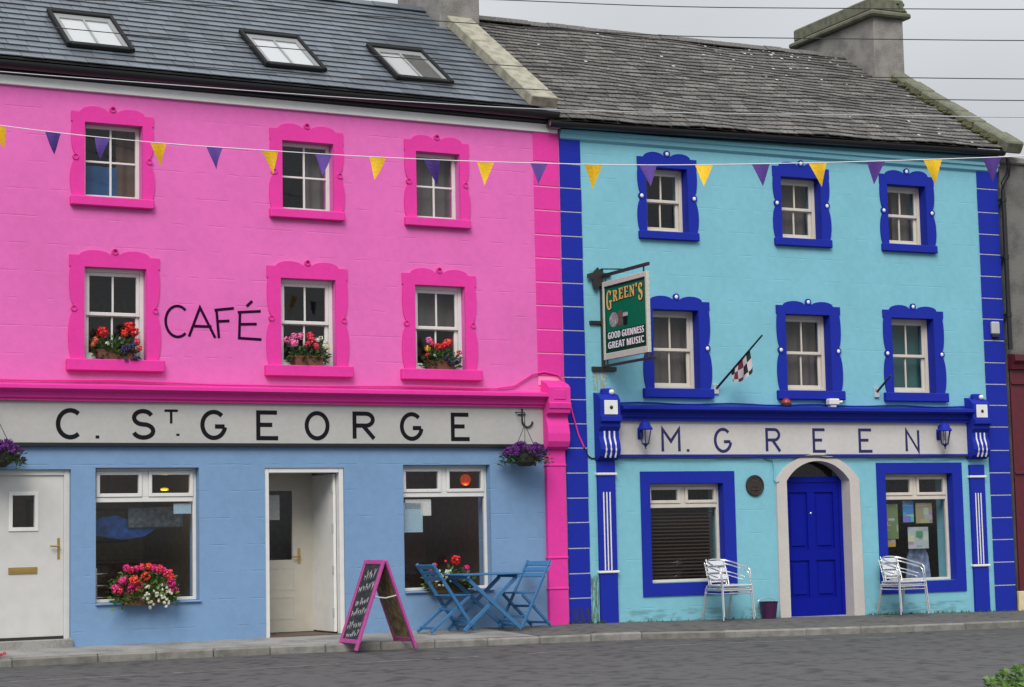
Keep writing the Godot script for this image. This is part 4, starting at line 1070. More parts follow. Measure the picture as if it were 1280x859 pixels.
# ---------------------------------------------------------------- street
func street() -> void:
	var st := []                                                               # [wall foot, direction out, kerb distance]
	for e in [[-60, 1.3], [-14, 1.2], [-10, 1.15], [-8.6, 1.13], [-7.5, 1.08], [-6, 1.2], [-4.5, 1.38], [-3.0, 1.62], [-1.5, 1.85], [0.0, 2.1]]:
		st.append([XP * Vector3(e[0], 0.0, 0), XP.basis.z, e[1]])
	for e in [[1.3, 2.35], [2.6, 2.5], [4.5, 2.5], [6.5, 2.4], [8.6, 2.3], [12, 2.2], [16, 2.2], [60, 2.2]]:
		st.append([XG * Vector3(e[0], -0.0125 * minf(e[0], 12.0), 0), XG.basis.z, e[1]])
	var pv := Geo.new(); var tm := Geo.new(); var rd := Geo.new()
	var kerb := []
	for s in st: kerb.append(s[0] + s[1] * s[2] - Vector3(0, 0.05, 0))
	var outs := [0.0, 0.25, 1.2, 3.0, 8.0, 20.0, 60.0]
	var drop := [-0.10, -0.105, -0.11, -0.12, -0.13, -0.13, -0.13]
	for i in st.size() - 1:
		var a = st[i]; var b = st[i + 1]
		var wa: Vector3 = a[0] - a[1] * 1.3; var wb: Vector3 = b[0] - b[1] * 1.3
		var ka: Vector3 = kerb[i] - a[1] * 0.14; var kb: Vector3 = kerb[i + 1] - b[1] * 0.14
		(pv if i < 8 else tm).quad(a[0], ka, kb, b[0])
		pv.quad(wa - Vector3(0, 0.006, 0), a[0], b[0], wb - Vector3(0, 0.006, 0))
		for j in outs.size() - 1:
			var p := []
			for e in [[i, j], [i, j + 1], [i + 1, j + 1], [i + 1, j]]:
				var q: Vector3 = kerb[e[0]]
				p.append(Vector3(q.x, q.y + drop[e[1]], q.z) + st[e[0]][1] * (outs[e[1]] - (0.05 if e[1] == 0 else 0.0)))
			rd.quad(p[0], p[1], p[2], p[3])
	structure("pavement", pv, M.pavement)
	structure("tarmac_pavement", tm, M.tarmac)
	structure("road", rd, M.asphalt)
	var gd := Geo.new(); gd.quad(Vector3(-300, -0.9, 80), Vector3(300, -0.9, 80), Vector3(300, -0.9, -300), Vector3(-300, -0.9, -300))
	structure("ground", gd, M.asphalt)
	# kerb stones, laid along the kerb line
	var kn := Node3D.new()
	kn.name = "kerb"; kn.set_meta("kind", "structure"); add_child(kn)
	for i in range(1, st.size() - 2):
		var a: Vector3 = kerb[i]; var b: Vector3 = kerb[i + 1]
		var k := maxi(1, int(round(a.distance_to(b) / 0.92)))
		for j in k:
			var p := a.lerp(b, float(j) / k); var q := a.lerp(b, float(j + 1) / k)
			var dx := (q - p).normalized(); var dz := dx.cross(Vector3.UP).normalized()
			var g := Geo.new(); g.bevel(Vector3(0.0015, -0.25, -0.145), Vector3(p.distance_to(q) - 0.0015, 0.004 + rng.randf_range(-0.008, 0.006), 0.0 + rng.randf_range(-0.008, 0.004)), 0.022)
			part(kn, "kerb_stone", g, M.kerbs[rng.randi() % 3], Transform3D(Basis(dx, dz.cross(dx).normalized(), dz), p))
	# worn edge line, in pieces
	var mk := Node3D.new()
	mk.name = "road_marking"; mk.set_meta("kind", "structure"); add_child(mk)
	for e in [[-9.4, -7.6], [-7.3, -5.2], [-5.0, -4.1], [-3.9, -3.3], [-2.6, -1.9], [-1.0, 0.4], [0.6, 2.3], [2.6, 3.4], [4.6, 5.2]]:
		var x := XP if e[0] < -0.8 else XG
		var g := Geo.new()
		var z0 := 3.50
		var k := 10
		for j in k:
			var u0 := lerpf(e[0], e[1], float(j) / k); var u1 := lerpf(e[0], e[1], float(j + 1) / k)
			var out := 3.5 - (along([[-10, 1.15], [-8.6, 1.13], [-7.5, 1.08], [-6, 1.2], [-4.5, 1.38], [-3.0, 1.62], [-1.5, 1.85], [0.0, 2.1], [1.3, 2.35], [2.6, 2.5], [6.0, 2.45]], u0))
			var y := -0.05 - 0.11 - 0.01 * (out - 1.2) / 1.8 - 0.0125 * maxf(0.0, u0) + 0.0035
			g.quad(Vector3(u0, y, z0 + rng.randf_range(0.02, 0.05)), Vector3(u1, y, z0 + rng.randf_range(0.02, 0.05)), Vector3(u1, y, z0 - rng.randf_range(0.0, 0.03)), Vector3(u0, y, z0 - rng.randf_range(0.0, 0.03)))
		g.xf = Transform3D.IDENTITY
		part(mk, "line", g, M.road_paint, x)

# ---------------------------------------------------------------- things on and by the walls
func text(parent: Node3D, s: String, height: float, width: float, at: Transform3D, m: Material, serif: bool, depth := 0.004) -> MeshInstance3D:
	var t := TextMesh.new()
	var f := SystemFont.new()
	f.font_names = PackedStringArray(["Droid Serif" if serif else "Droid Sans"]); f.font_weight = 700
	t.font = f; t.text = s; t.font_size = 64; t.pixel_size = 0.01; t.depth = 0.2
	var b := t.get_aabb()
	var sc := Vector3(width / b.size.x, height / b.size.y, depth / 0.2)
	return part(parent, "lettering", t, m, at * Transform3D(Basis.from_scale(sc), -b.get_center() * sc))

func pub_sign() -> void:
	var t := XG * Transform3D(Basis(Vector3.UP, -PI / 2), Vector3(0.69, 0, 0))  # x out from the wall, z towards the viewer's left
	var s := thing("hanging_sign", "green hanging pub sign with gold and white lettering on an iron bracket", "sign", t)
	var g := Geo.new()
	g.bevel(Vector3(0.0, 3.86, -0.025), Vector3(0.05, 5.42, 0.025), 0.006)
	g.bevel(Vector3(-0.01, 5.30, -0.16), Vector3(0.05, 5.36, 0.02), 0.006); g.bevel(Vector3(-0.02, 4.55, -0.10), Vector3(0.04, 4.61, 0.22), 0.006); g.bevel(Vector3(-0.01, 3.83, -0.22), Vector3(0.045, 3.90, 0.20), 0.006)
	g.bevel(Vector3(0.05, 5.28, -0.02), Vector3(1.52, 5.33, 0.02), 0.006); g.bevel(Vector3(0.05, 3.885, -0.02), Vector3(1.62, 3.925, 0.02), 0.006)
	g.tube([Vector3(0.03, 5.42, 0), Vector3(0.7, 5.33, 0)], 0.01)
	for x in [0.16, 1.36]: g.tube([Vector3(x, 5.29, 0), Vector3(x, 5.18, 0)], 0.014)
	for x in [0.16, 1.40]: g.tube([Vector3(x, 4.0, 0), Vector3(x, 3.91, 0)], 0.014)
	g.tube([Vector3(1.44, 3.90, 0), Vector3(1.44, 4.06, 0.0)], 0.03)
	part(s, "bracket", g, M.iron)
	g = Geo.new()
	var fish := PackedVector2Array()
	for p in [[0.0, 5.34], [0.04, 5.24], [0.0, 5.16], [0.10, 5.14], [0.17, 5.08], [0.22, 5.16], [0.20, 5.24], [0.30, 5.27], [0.30, 5.33], [0.20, 5.36], [0.12, 5.44], [0.08, 5.37]]: fish.push_back(Vector2(p[0] - 0.04, p[1]))
	g.xf = Transform3D(Basis(Vector3.UP, -PI / 2), Vector3.ZERO); g.prism(fish, -0.075, -0.045); part(s, "iron_ornament", g, M.iron)
	g = Geo.new()
	g.bevel(Vector3(0.09, 3.99, -0.03), Vector3(0.14, 5.20, 0.03), 0.006); g.bevel(Vector3(1.43, 3.99, -0.03), Vector3(1.48, 5.20, 0.03), 0.006)
	g.bevel(Vector3(0.14, 3.99, -0.03), Vector3(1.43, 4.09, 0.03), 0.006); g.bevel(Vector3(0.14, 5.12, -0.03), Vector3(1.43, 5.20, 0.03), 0.006)
	part(s, "frame", g, M.sign_frame)
	g = Geo.new(); g.box(Vector3(0.14, 4.09, -0.012), Vector3(1.43, 5.12, 0.012)); var panel := part(s, "panel", g, M.sign_dark)
	g = Geo.new(); g.box(Vector3(0.19, 4.135, -0.014), Vector3(1.39, 5.08, 0.0145)); part(panel, "green_field", g, M.sign_green)
	g = Geo.new(); g.box(Vector3(0.19, 4.135, 0.0146), Vector3(1.39, 4.42, 0.0165)); part(panel, "dark_band", g, M.sign_dark)
	var ch := "GREEN'S"
	var w := [0.19, 0.17, 0.15, 0.15, 0.18, 0.06, 0.14]
	var x := 0.20
	for k in 7:
		var a := (k - 3) / 3.0
		var hgt := 0.21 if k in [0, 6] else 0.17
		var yy := 4.965 - 0.035 * a * a
		if k == 0: yy = 4.90; hgt = 0.30
		if k == 6: yy = 4.92; hgt = 0.26
		if k == 5: yy = 5.03; hgt = 0.06
		text(panel, ch[k], hgt, w[k] * 0.98, T(x + w[k] * 0.5 + 0.012, yy - 0.010, 0.0170), M.letter, true)
		text(panel, ch[k], hgt, w[k] * 0.90, T(x + w[k] * 0.5, yy, 0.0205), M.gold, true)
		x += w[k] + 0.018
	text(panel, "GOOD GUINNESS", 0.105, 1.12, T(0.79, 4.352, 0.019), M.white_stud, false)
	text(panel, "GREAT MUSIC", 0.105, 1.12, T(0.79, 4.205, 0.019), M.white_stud, false)
	# faded picture: a pale round, a reddish bar and a dark glass with a pale head
	g = Geo.new(); g.prism(PackedVector2Array(arc(0.42, 4.585, 0.135, 0.115, 0, 340, 20)), 0.0147, 0.018); part(panel, "picture", g, mat(lin(0.44, 0.45, 0.45), 0.7, M.blotch, 2.0))
	g = Geo.new(); g.prism(PackedVector2Array([Vector2(0.55, 4.47), Vector2(0.68, 4.47), Vector2(0.70, 4.70), Vector2(0.57, 4.70)]), 0.0147, 0.018); part(panel, "picture", g, mat(lin(0.20, 0.09, 0.10), 0.7, M.blotch, 2.0))
	g = Geo.new(); g.prism(PackedVector2Array([Vector2(0.73, 4.47), Vector2(0.84, 4.47), Vector2(0.86, 4.60), Vector2(0.72, 4.60)]), 0.0147, 0.018); part(panel, "picture", g, M.letter)
	g = Geo.new(); g.prism(PackedVector2Array([Vector2(0.715, 4.605), Vector2(0.865, 4.605), Vector2(0.86, 4.66), Vector2(0.72, 4.66)]), 0.0147, 0.018); part(panel, "picture", g, mat(lin(0.40, 0.38, 0.36), 0.7))

func lantern(u: float, label: String) -> void:
	var s := thing("wall_lantern", label, "lantern", XG * T(u, 2.62, 0.03), "lanterns on the pub sign board")
	var g := Geo.new()
	g.bevel(Vector3(-0.05, 0.16, -0.005), Vector3(0.05, 0.34, 0.02), 0.01)
	var pts := []
	for p in arc(0.07, 0.32, 0.09, 0.09, 200, 20, 10): pts.append(Vector3(0, p.y, p.x + 0.005))
	g.tube(pts, 0.016); part(s, "bracket", g, M.blue)
	var c := Vector3(0, 0, 0.16)
	g = Geo.new(); g.xf = Transform3D(Basis.IDENTITY, c)
	g.lathe([[0.0, 0.305], [0.135, 0.305], [0.135, 0.318], [0.10, 0.36], [0.085, 0.41], [0.045, 0.435], [0.02, 0.44], [0.0, 0.46]], 6); part(s, "hood", g, M.blue)
	g = Geo.new(); g.xf = Transform3D(Basis.IDENTITY, c)
	for k in 6:
		var a := TAU * k / 6.0
		g.tube([Vector3(cos(a) * 0.105, 0.305, sin(a) * 0.105), Vector3(cos(a) * 0.055, 0.09, sin(a) * 0.055)], 0.008, -1, 5)
	g.lathe([[0.0, 0.0], [0.014, 0.01], [0.01, 0.03], [0.022, 0.05], [0.03, 0.065], [0.065, 0.085], [0.062, 0.098], [0.0, 0.10]], 8)
	part(s, "cage", g, M.letter_blue)
	g = Geo.new(); g.xf = Transform3D(Basis.IDENTITY, c); g.lathe([[0.048, 0.10], [0.098, 0.303]], 6); part(s, "glass", g, M.glass)

func flag_poles() -> void:
	var s := thing("flag", "black, white and maroon flag hanging from a black pole on the wall", "flag", XG * T(2.70, 3.58, 0.0))
	var tip := Vector3(0.33, 0.78, 0.9)
	var g := Geo.new(); g.tube([Vector3(0, 0, 0.02), tip], 0.02, 0.014); part(s, "pole", g, M.black)
	g = Geo.new(); g.bevel(Vector3(-0.05, -0.08, 0.0), Vector3(0.05, 0.08, 0.04), 0.01); part(s, "bracket", g, M.steel)
	var cols := [Color(0.013, 0.012, 0.016), Color(0.50, 0.46, 0.50), Color(0.13, 0.02, 0.04), Color(0.52, 0.48, 0.50), Color(0.02, 0.018, 0.022)]
	g = Geo.new()
	for i in 20:
		for j in 12:
			var p := []
			for e in [[i, j], [i + 1, j], [i + 1, j + 1], [i, j + 1]]:
				var a: float = e[0] / 20.0; var b: float = e[1] / 12.0
				var on := tip * lerpf(0.34, 0.74, a)
				p.append(on + Vector3(0.03 * sin(a * 13.0 + b * 2.0) * b + 0.06 * b * (a - 0.4), -0.33 * b * (0.5 + 0.55 * sin(a * 2.2)) , 0.05 * sin(a * 9.0 + 1.0) * b))
			var odd := (int(i / 4.0) + int(j / 5.0)) % 2 == 1
			g.tint = cols[1] if odd else (cols[2] if i / 4 in [1, 2] else cols[0])
			g.quad(p[0], p[1], p[2], p[3])
	var fm := mat(Color.WHITE, 0.85); fm.vertex_color_use_as_albedo = true
	part(s, "cloth", g, fm)
	s = thing("flagpole", "short bare black flagpole holder beside the teal curtained window", "flagpole", XG * T(5.80, 3.57, 0.0))
	g = Geo.new(); g.tube([Vector3(0, 0, 0.02), Vector3(0.0, 0.25, 0.42)], 0.02, 0.016); part(s, "pole", g, M.black)
	g = Geo.new(); g.bevel(Vector3(-0.05, -0.09, 0.0), Vector3(0.05, 0.09, 0.04), 0.01); part(s, "bracket", g, M.steel)

func wall_fittings() -> void:
	var s := thing("wall_plaque", "round dark bronze plaque beside the arched pub door", "plaque", XG * T(3.37, 2.05, 0.0))
	var b := mat(lin(0.075, 0.062, 0.055), 0.5, M.blotch, 5.0); b.metallic = 0.4
	var g := Geo.new(); g.xf = Transform3D(Basis(Vector3.RIGHT, PI / 2), Vector3.ZERO); g.lathe([[0.165, -0.002], [0.172, 0.02], [0.165, 0.032], [0.145, 0.034], [0.138, 0.024], [0.0, 0.024]], 28); part(s, "disc", g, b)
	g = Geo.new()
	g.bevel(Vector3(-0.05, -0.03, 0.02), Vector3(0.05, 0.08, 0.030), 0.004); g.bevel(Vector3(-0.07, -0.08, 0.02), Vector3(0.07, -0.05, 0.034), 0.006)
	part(s, "relief", g, b)
	s = thing("alarm_box", "small pale grey alarm box on the blue corner blocks", "alarm", XG * T(8.29, 4.70, 0.028))
	g = Geo.new(); g.bevel(Vector3(-0.085, -0.11, 0), Vector3(0.085, 0.11, 0.07), 0.02); part(s, "case", g, M.fitting)
	g = Geo.new(); g.bevel(Vector3(-0.07, -0.16, 0.01), Vector3(0.07, -0.118, 0.06), 0.01); part(s, "base", g, M.iron)
	s = thing("alarm_bell", "red dome alarm sounder sitting on the blue cornice", "alarm", XG * T(3.96, 3.315, 0.10))
	g = Geo.new(); g.lathe([[0.0, 0.0], [0.08, 0.0], [0.085, 0.02], [0.085, 0.045], [0.0, 0.05]], 14); part(s, "base", g, M.iron)
	g = Geo.new(); g.dome(Vector3(0, 0.05, 0), 0.08, 1.0, 14, false); part(s, "dome", g, mat(lin(0.30, 0.025, 0.02), 0.35))
	s = thing("security_light", "white box security light sitting on the blue cornice", "light fitting", XG * T(4.86, 3.305, 0.12))
	g = Geo.new(); g.bevel(Vector3(-0.12, 0.03, -0.05), Vector3(0.08, 0.14, 0.08), 0.02); part(s, "case", g, M.upvc)
	g = Geo.new(); g.bevel(Vector3(-0.09, 0.0, -0.03), Vector3(0.02, 0.032, 0.06), 0.006); g.tube([Vector3(0.08, 0.08, 0.02), Vector3(0.15, 0.09, 0.03)], 0.025); part(s, "mount", g, M.upvc)
	for e in [[-1.20, 2.21, "orange globe lamp glowing inside the cafe window over the table", Color(1.0, 0.36, 0.12), 0.085], [-5.97, 2.10, "yellow glow standing in for a ceiling light reflection in the cafe window over the pink flowers", Color(1.0, 0.78, 0.2), 0.06]]:  # the yellow one is a glow added for a ceiling light's reflection
		s = thing("lamp_glow", e[2], "lamp", XP * T(e[0], e[1], -1.0))
		g = Geo.new(); g.dome(Vector3.ZERO, e[4], 1.0 if e[4] > 0.07 else 0.35, 14)
		var em := mat(e[3], 0.5); em.emission_enabled = true; em.emission = e[3]; em.emission_energy_multiplier = 0.14 if e[4] > 0.07 else 0.5
		part(s, "bulb", g, em)
		g = Geo.new(); g.tube([Vector3(0, e[4] * 0.4, 0), Vector3(0, 2.6 - e[1], 0)], 0.006, -1, 5); part(s, "cord", g, M.iron)
		var l := OmniLight3D.new()
		l.light_color = e[3]; l.light_energy = 0.06; l.light_size = 0.05; l.omni_range = 8.0; l.omni_attenuation = 2.0; l.shadow_enabled = true; l.position = Vector3(0, -e[4] - 0.02, 0)
		s.add_child(l)
	s = thing("wire_rack", "white wire display rack standing inside the cafe window", "rack", XP * T(-7.06, 0.0, -0.62))
	for z in [-0.12, 0.12]:
		g = Geo.new(); g.tube([Vector3(-0.03, 0.0, z), Vector3(-0.03, 1.02, z)], 0.012, -1, 6); part(s, "post", g, M.steel)
	for y in [0.25, 0.45, 0.62, 0.78, 0.94]:
		g = Geo.new(); g.tube([Vector3(-0.03, y, 0.12), Vector3(0.12, y, 0.12), Vector3(0.12, y, -0.12), Vector3(-0.03, y, -0.12)], 0.008, -1, 6); part(s, "shelf", g, M.steel)

# ---------------------------------------------------------------- plants
func petals(sd: int) -> Geo:                                                   # a rounded head of small petals, one metre across
	var r := RandomNumberGenerator.new()
	r.seed = sd
	var g := Geo.new()
	for k in 64:
		var d := Vector3(r.randf_range(-1, 1), r.randf_range(-0.7, 1), r.randf_range(-1, 1)).normalized()
		var sd1 := d.cross(Vector3(r.randf(), r.randf(), r.randf())).normalized()
		var sd2 := d.cross(sd1)
		var c := d * r.randf_range(0.28, 0.44); var w := r.randf_range(0.09, 0.15)
		g.tri(c - sd1 * w, c + sd2 * w + d * 0.06, c + sd1 * w); g.tri(c - sd1 * w, c + sd1 * w, c - sd2 * w + d * 0.05)
	return g

var heads := []
func bloom(parent: Node3D, p: Vector3, size: float, colour: String, called := "bloom") -> void:
	if heads.is_empty():
		for k in 4: heads.append(petals(80 + k).mesh())
	part(parent, called, heads[rng.randi() % 4], M.bloom[colour], Transform3D(Basis(Vector3.UP, rng.randf() * TAU).scaled(Vector3.ONE * size), p))

func foliage(parent: Node3D, lo: Vector3, hi: Vector3, count: int, size: float, trail: float, mats: Array) -> void:
	var gs := []
	for m in mats: gs.append(Geo.new())
	for k in count:
		var p := Vector3(rng.randf_range(lo.x, hi.x), lo.y + (hi.y - lo.y) * pow(rng.randf(), 1.4), rng.randf_range(lo.z, hi.z))
		var mid := (lo + hi) * 0.5
		var e := Vector2((p.x - mid.x) / (hi.x - lo.x), (p.z - mid.z) / (hi.z - lo.z)) * 2.0
		p.y -= (hi.y - lo.y) * 0.5 * e.length_squared() * 0.5
		p.y -= trail * rng.randf() * smoothstep(0.4, 1.1, e.length())
		var out := Vector3(e.x, rng.randf_range(-0.2, 0.9), e.y).normalized() if e.length() > 0.05 else Vector3.UP
		out = (out + Vector3(rng.randf_range(-1, 1), rng.randf_range(-0.6, 0.6), rng.randf_range(-1, 1)) * 0.8).normalized()
		var side := out.cross(Vector3(rng.randf_range(-1, 1), 1, rng.randf_range(-1, 1))).normalized()
		var s := size * rng.randf_range(0.6, 1.25)
		var bend := side.cross(out).normalized() * s * 0.18
		var g: Geo = gs[rng.randi() % gs.size()]
		var a := p; var b := p + out * s * 0.5 + side * s * 0.3 + bend; var c := p + out * s; var d := p + out * s * 0.5 - side * s * 0.3 + bend
		g.tri(a, b, c); g.tri(a, c, d)
	for k in mats.size():
		if gs[k].v.size() > 0: part(parent, "leaves", gs[k], mats[k]).set_meta("kind", "stuff")

func trough(parent: Node3D, w: float, hgt: float, dp: float, m: Material) -> void:
	var g := Geo.new()
	var o := PackedVector2Array([Vector2(-w * 0.46, 0), Vector2(w * 0.46, 0), Vector2(w * 0.5, hgt), Vector2(-w * 0.5, hgt)])
	g.prism(o, -dp * 0.5, dp * 0.5)
	g.bevel(Vector3(-w * 0.515, hgt - 0.025, -dp * 0.53), Vector3(w * 0.515, hgt + 0.006, dp * 0.53), 0.006)
	part(parent, "trough", g, m)

func flowers() -> void:
	var grp := "flower troughs on the cafe's middle sills"
	# on the three middle sills
	var s := thing("window_box", "terracotta trough of red geraniums and violet trailing flowers on pink sill beside the word CAFÉ", "flower box", XP * T(-6.98, 3.832, -0.01), grp)
	trough(s, 0.50, 0.13, 0.16, M.terracotta)
	foliage(s, Vector3(-0.26, 0.12, -0.07), Vector3(0.28, 0.30, 0.10), 260, 0.085, 0.10, M.leaf.slice(0, 3))
	for b in [[-0.17, 0.37, 0.02, 0.19, "red"], [0.20, 0.44, 0.02, 0.20, "red"], [0.27, 0.38, 0.04, 0.15, "red"], [0.13, 0.36, 0.03, 0.12, "scarlet"], [-0.27, 0.26, 0.05, 0.11, "orange"], [-0.31, 0.20, 0.06, 0.09, "orange"], [0.30, 0.25, 0.06, 0.11, "rose"], [0.33, 0.16, 0.06, 0.10, "scarlet"], [-0.12, 0.21, 0.07, 0.08, "white"], [0.05, 0.29, 0.05, 0.05, "white"]]: bloom(s, Vector3(b[0], b[1], b[2]), b[3], b[4])
	for k in 12: bloom(s, Vector3(0.17 + rng.randf_range(-0.11, 0.11), 0.12 + rng.randf_range(-0.15, 0.1), 0.10 + rng.randf_range(-0.01, 0.03)), 0.075, "violet")
	s = thing("window_box", "terracotta trough of pink, rose and white begonias on pink sill above the cafe entrance", "flower box", XP * T(-4.18, 3.812, -0.01), grp)
	trough(s, 0.44, 0.13, 0.16, M.terracotta)
	foliage(s, Vector3(-0.25, 0.12, -0.07), Vector3(0.28, 0.30, 0.10), 240, 0.085, 0.06, M.leaf.slice(0, 3))
	for b in [[-0.31, 0.36, 0.04, 0.12, "pink"], [-0.22, 0.32, 0.07, 0.15, "pink"], [-0.20, 0.42, 0.02, 0.11, "pink"], [-0.11, 0.42, 0.03, 0.13, "pink"], [0.04, 0.43, 0.03, 0.13, "rose"], [0.06, 0.35, 0.06, 0.14, "rose"], [-0.02, 0.30, 0.07, 0.11, "rose"], [0.11, 0.27, 0.08, 0.12, "rose"], [0.15, 0.37, 0.04, 0.08, "white"], [0.21, 0.40, 0.02, 0.08, "white"], [0.27, 0.34, 0.05, 0.09, "white"], [0.24, 0.28, 0.06, 0.08, "white"], [0.31, 0.26, 0.05, 0.06, "yellow"]]: bloom(s, Vector3(b[0], b[1], b[2]), b[3], b[4])
	s = thing("window_box", "terracotta trough of red and coral flowers with one yellow bloom on pink sill", "flower box", XP * T(-2.08, 3.802, -0.01), grp)
	trough(s, 0.42, 0.12, 0.16, M.terracotta)
	foliage(s, Vector3(-0.25, 0.11, -0.07), Vector3(0.27, 0.30, 0.10), 240, 0.085, 0.08, M.leaf.slice(0, 3))
	for b in [[-0.18, 0.43, 0.02, 0.12, "pink"], [-0.14, 0.38, 0.04, 0.11, "rose"], [-0.22, 0.30, 0.05, 0.11, "yellow"], [-0.05, 0.33, 0.06, 0.14, "red"], [0.02, 0.34, 0.05, 0.11, "red"], [0.12, 0.40, 0.03, 0.16, "scarlet"], [0.07, 0.36, 0.05, 0.12, "rose"], [0.30, 0.25, 0.05, 0.10, "red"], [-0.23, 0.20, 0.06, 0.10, "red"], [-0.12, 0.20, 0.08, 0.05, "white"]]: bloom(s, Vector3(b[0], b[1], b[2]), b[3], b[4])
	for k in 9: bloom(s, Vector3(0.16 + rng.randf_range(-0.12, 0.12), 0.14 + rng.randf_range(-0.08, 0.06), 0.11), 0.06, "violet")
	# in front of the shop windows
	s = thing("flower_basket", "wicker trough overflowing with magenta geraniums and small white flowers below the cafe window", "flower box", XP * T(-6.60, 0.52, 0.06))
	trough(s, 0.62, 0.17, 0.20, M.wood)
	foliage(s, Vector3(-0.42, 0.14, -0.12), Vector3(0.42, 0.46, 0.16), 620, 0.085, 0.07, M.leaf)
	var spots := [[-0.27, 0.50], [-0.20, 0.47], [-0.13, 0.49], [-0.06, 0.51], [0.04, 0.51], [0.11, 0.49], [0.18, 0.48], [0.25, 0.45], [0.30, 0.41], [0.33, 0.36], [-0.33, 0.33], [-0.27, 0.33], [-0.43, 0.24], [-0.40, 0.20], [-0.18, 0.34], [-0.15, 0.27], [-0.12, 0.22], [-0.20, 0.22], [-0.08, 0.26], [0.0, 0.38], [0.36, 0.25], [0.39, 0.18], [0.34, 0.29]]
	for k in spots.size(): bloom(s, Vector3(spots[k][0], spots[k][1], 0.10 + rng.randf_range(-0.06, 0.07)), rng.randf_range(0.11, 0.16), ["magenta", "rose", "magenta", "rose", "scarlet"][k % 5] if k < 20 else "magenta")
	for k in 46:
		var a := rng.randf() * TAU; var rr := sqrt(rng.randf())
		bloom(s, Vector3(0.13 + cos(a) * rr * 0.20, 0.12 + sin(a) * rr * 0.19, 0.17 + rng.randf_range(-0.02, 0.04)), 0.045, "white", "small_bloom")
	s = thing("flower_basket", "wicker trough with one round red geranium and cream leaves behind the blue table", "flower box", XP * T(-2.05, 0.54, 0.05))
	trough(s, 0.60, 0.17, 0.18, M.wood)
	foliage(s, Vector3(-0.32, 0.12, -0.10), Vector3(0.34, 0.36, 0.13), 360, 0.085, 0.08, M.leaf.slice(0, 3))
	for b in [[0.14, 0.46, 0.02, 0.18, "red"], [-0.20, 0.40, 0.02, 0.08, "rose"], [-0.27, 0.34, 0.03, 0.10, "rose"], [0.30, 0.34, 0.03, 0.12, "magenta"], [-0.02, 0.45, 0.0, 0.05, "rose"]]: bloom(s, Vector3(b[0], b[1], b[2]), b[3], b[4])
	for k in 30: bloom(s, Vector3(-0.13 + rng.randf_range(-0.12, 0.14), 0.20 + rng.randf_range(-0.12, 0.12), 0.12 + rng.randf_range(-0.01, 0.03)), 0.042, "white", "small_bloom")
	# hanging baskets under the sign
	for e in [[-0.86, "hanging basket of purple petunias on a chain beside the pink pilaster"], [-8.62, "hanging basket of purple petunias beside the white door"]]:
		s = thing("hanging_basket", e[1], "flower basket", XP * T(e[0], 2.36, 0.33), "hanging baskets under the cafe sign")
		var g := Geo.new(); g.lathe([[0.0, 0.0], [0.10, 0.005], [0.17, 0.06], [0.21, 0.15], [0.22, 0.19], [0.0, 0.18]], 18); part(s, "basket", g, M.basket)
		g = Geo.new()
		for k in 3:
			var a := TAU * k / 3.0
			g.tube([Vector3(cos(a) * 0.21, 0.19, sin(a) * 0.21), Vector3(0, 0.62, 0)], 0.005, -1, 5)
		g.tube([Vector3(0, 0.60, 0), Vector3(0, 0.80, 0.0), Vector3(0, 0.82, -0.28)], 0.010, -1, 6)
		part(s, "chain", g, M.iron)
		foliage(s, Vector3(-0.31, 0.10, -0.24), Vector3(0.31, 0.28, 0.24), 420, 0.06, 0.05, [M.leaf[2], M.leaf[0]])
		for k in 120:
			var a := rng.randf() * TAU; var rr := sqrt(rng.randf())
			bloom(s, Vector3(cos(a) * rr * 0.34, 0.33 - 0.13 * rr * rr + rng.randf_range(-0.04, 0.03) - (0.08 if rng.randf() < 0.2 else 0.0), sin(a) * rr * 0.26), rng.randf_range(0.06, 0.095), "purple", "small_bloom")
	# planters at the street edge
	var p0 := ray(1322, 843, 10.4)
	s = thing("barrel_planter", "wooden half barrel planter with bright green leaves by the roadside", "planter", T(p0.x, -0.18, p0.z))
	var g := Geo.new(); g.lathe([[0.20, 0.0], [0.25, 0.2], [0.27, 0.4], [0.27, 0.60], [0.25, 0.60], [0.24, 0.55], [0.0, 0.55]], 24); part(s, "barrel", g, M.wood)
	for y in [0.1, 0.45]:
		g = Geo.new(); g.lathe([[0.235 if y < 0.2 else 0.274, y], [0.245 if y < 0.2 else 0.277, y + 0.04]], 24); part(s, "hoop", g, M.iron)
	foliage(s, Vector3(-0.34, 0.56, -0.30), Vector3(0.34, 0.82, 0.30), 2600, 0.045, 0.04, [M.leaf[1], M.leaf[3], M.leaf[0], M.leaf[3]])
	for b in [[-0.12, 0.77, 0.12, 0.05, "rose"], [-0.09, 0.78, 0.05, 0.06, "pink"], [-0.18, 0.75, 0.1, 0.03, "white"], [0.1, 0.76, 0.0, 0.05, "rose"]]: bloom(s, Vector3(b[0], b[1], b[2]), b[3], b[4])
	s = thing("flower_pot", "black pot with red flowers standing at the kerb by the white door", "planter", XP * T(-9.04, -0.05, 0.98))
	g = Geo.new(); g.lathe([[0.0, 0.0], [0.13, 0.0], [0.17, 0.30], [0.18, 0.33], [0.15, 0.33], [0.14, 0.28], [0.0, 0.28]], 18); part(s, "pot", g, M.black)
	foliage(s, Vector3(-0.2, 0.28, -0.2), Vector3(0.2, 0.50, 0.2), 260, 0.08, 0.1, M.leaf.slice(0, 3))
	for k in 9: bloom(s, Vector3(rng.randf_range(-0.2, 0.2), rng.randf_range(0.3, 0.5), rng.randf_range(0.0, 0.2)), 0.1, "rose")
	for k in 3: bloom(s, Vector3(0.26 + 0.04 * k, 0.04 + 0.015 * k, 0.12), 0.05, "rose", "fallen_bloom")

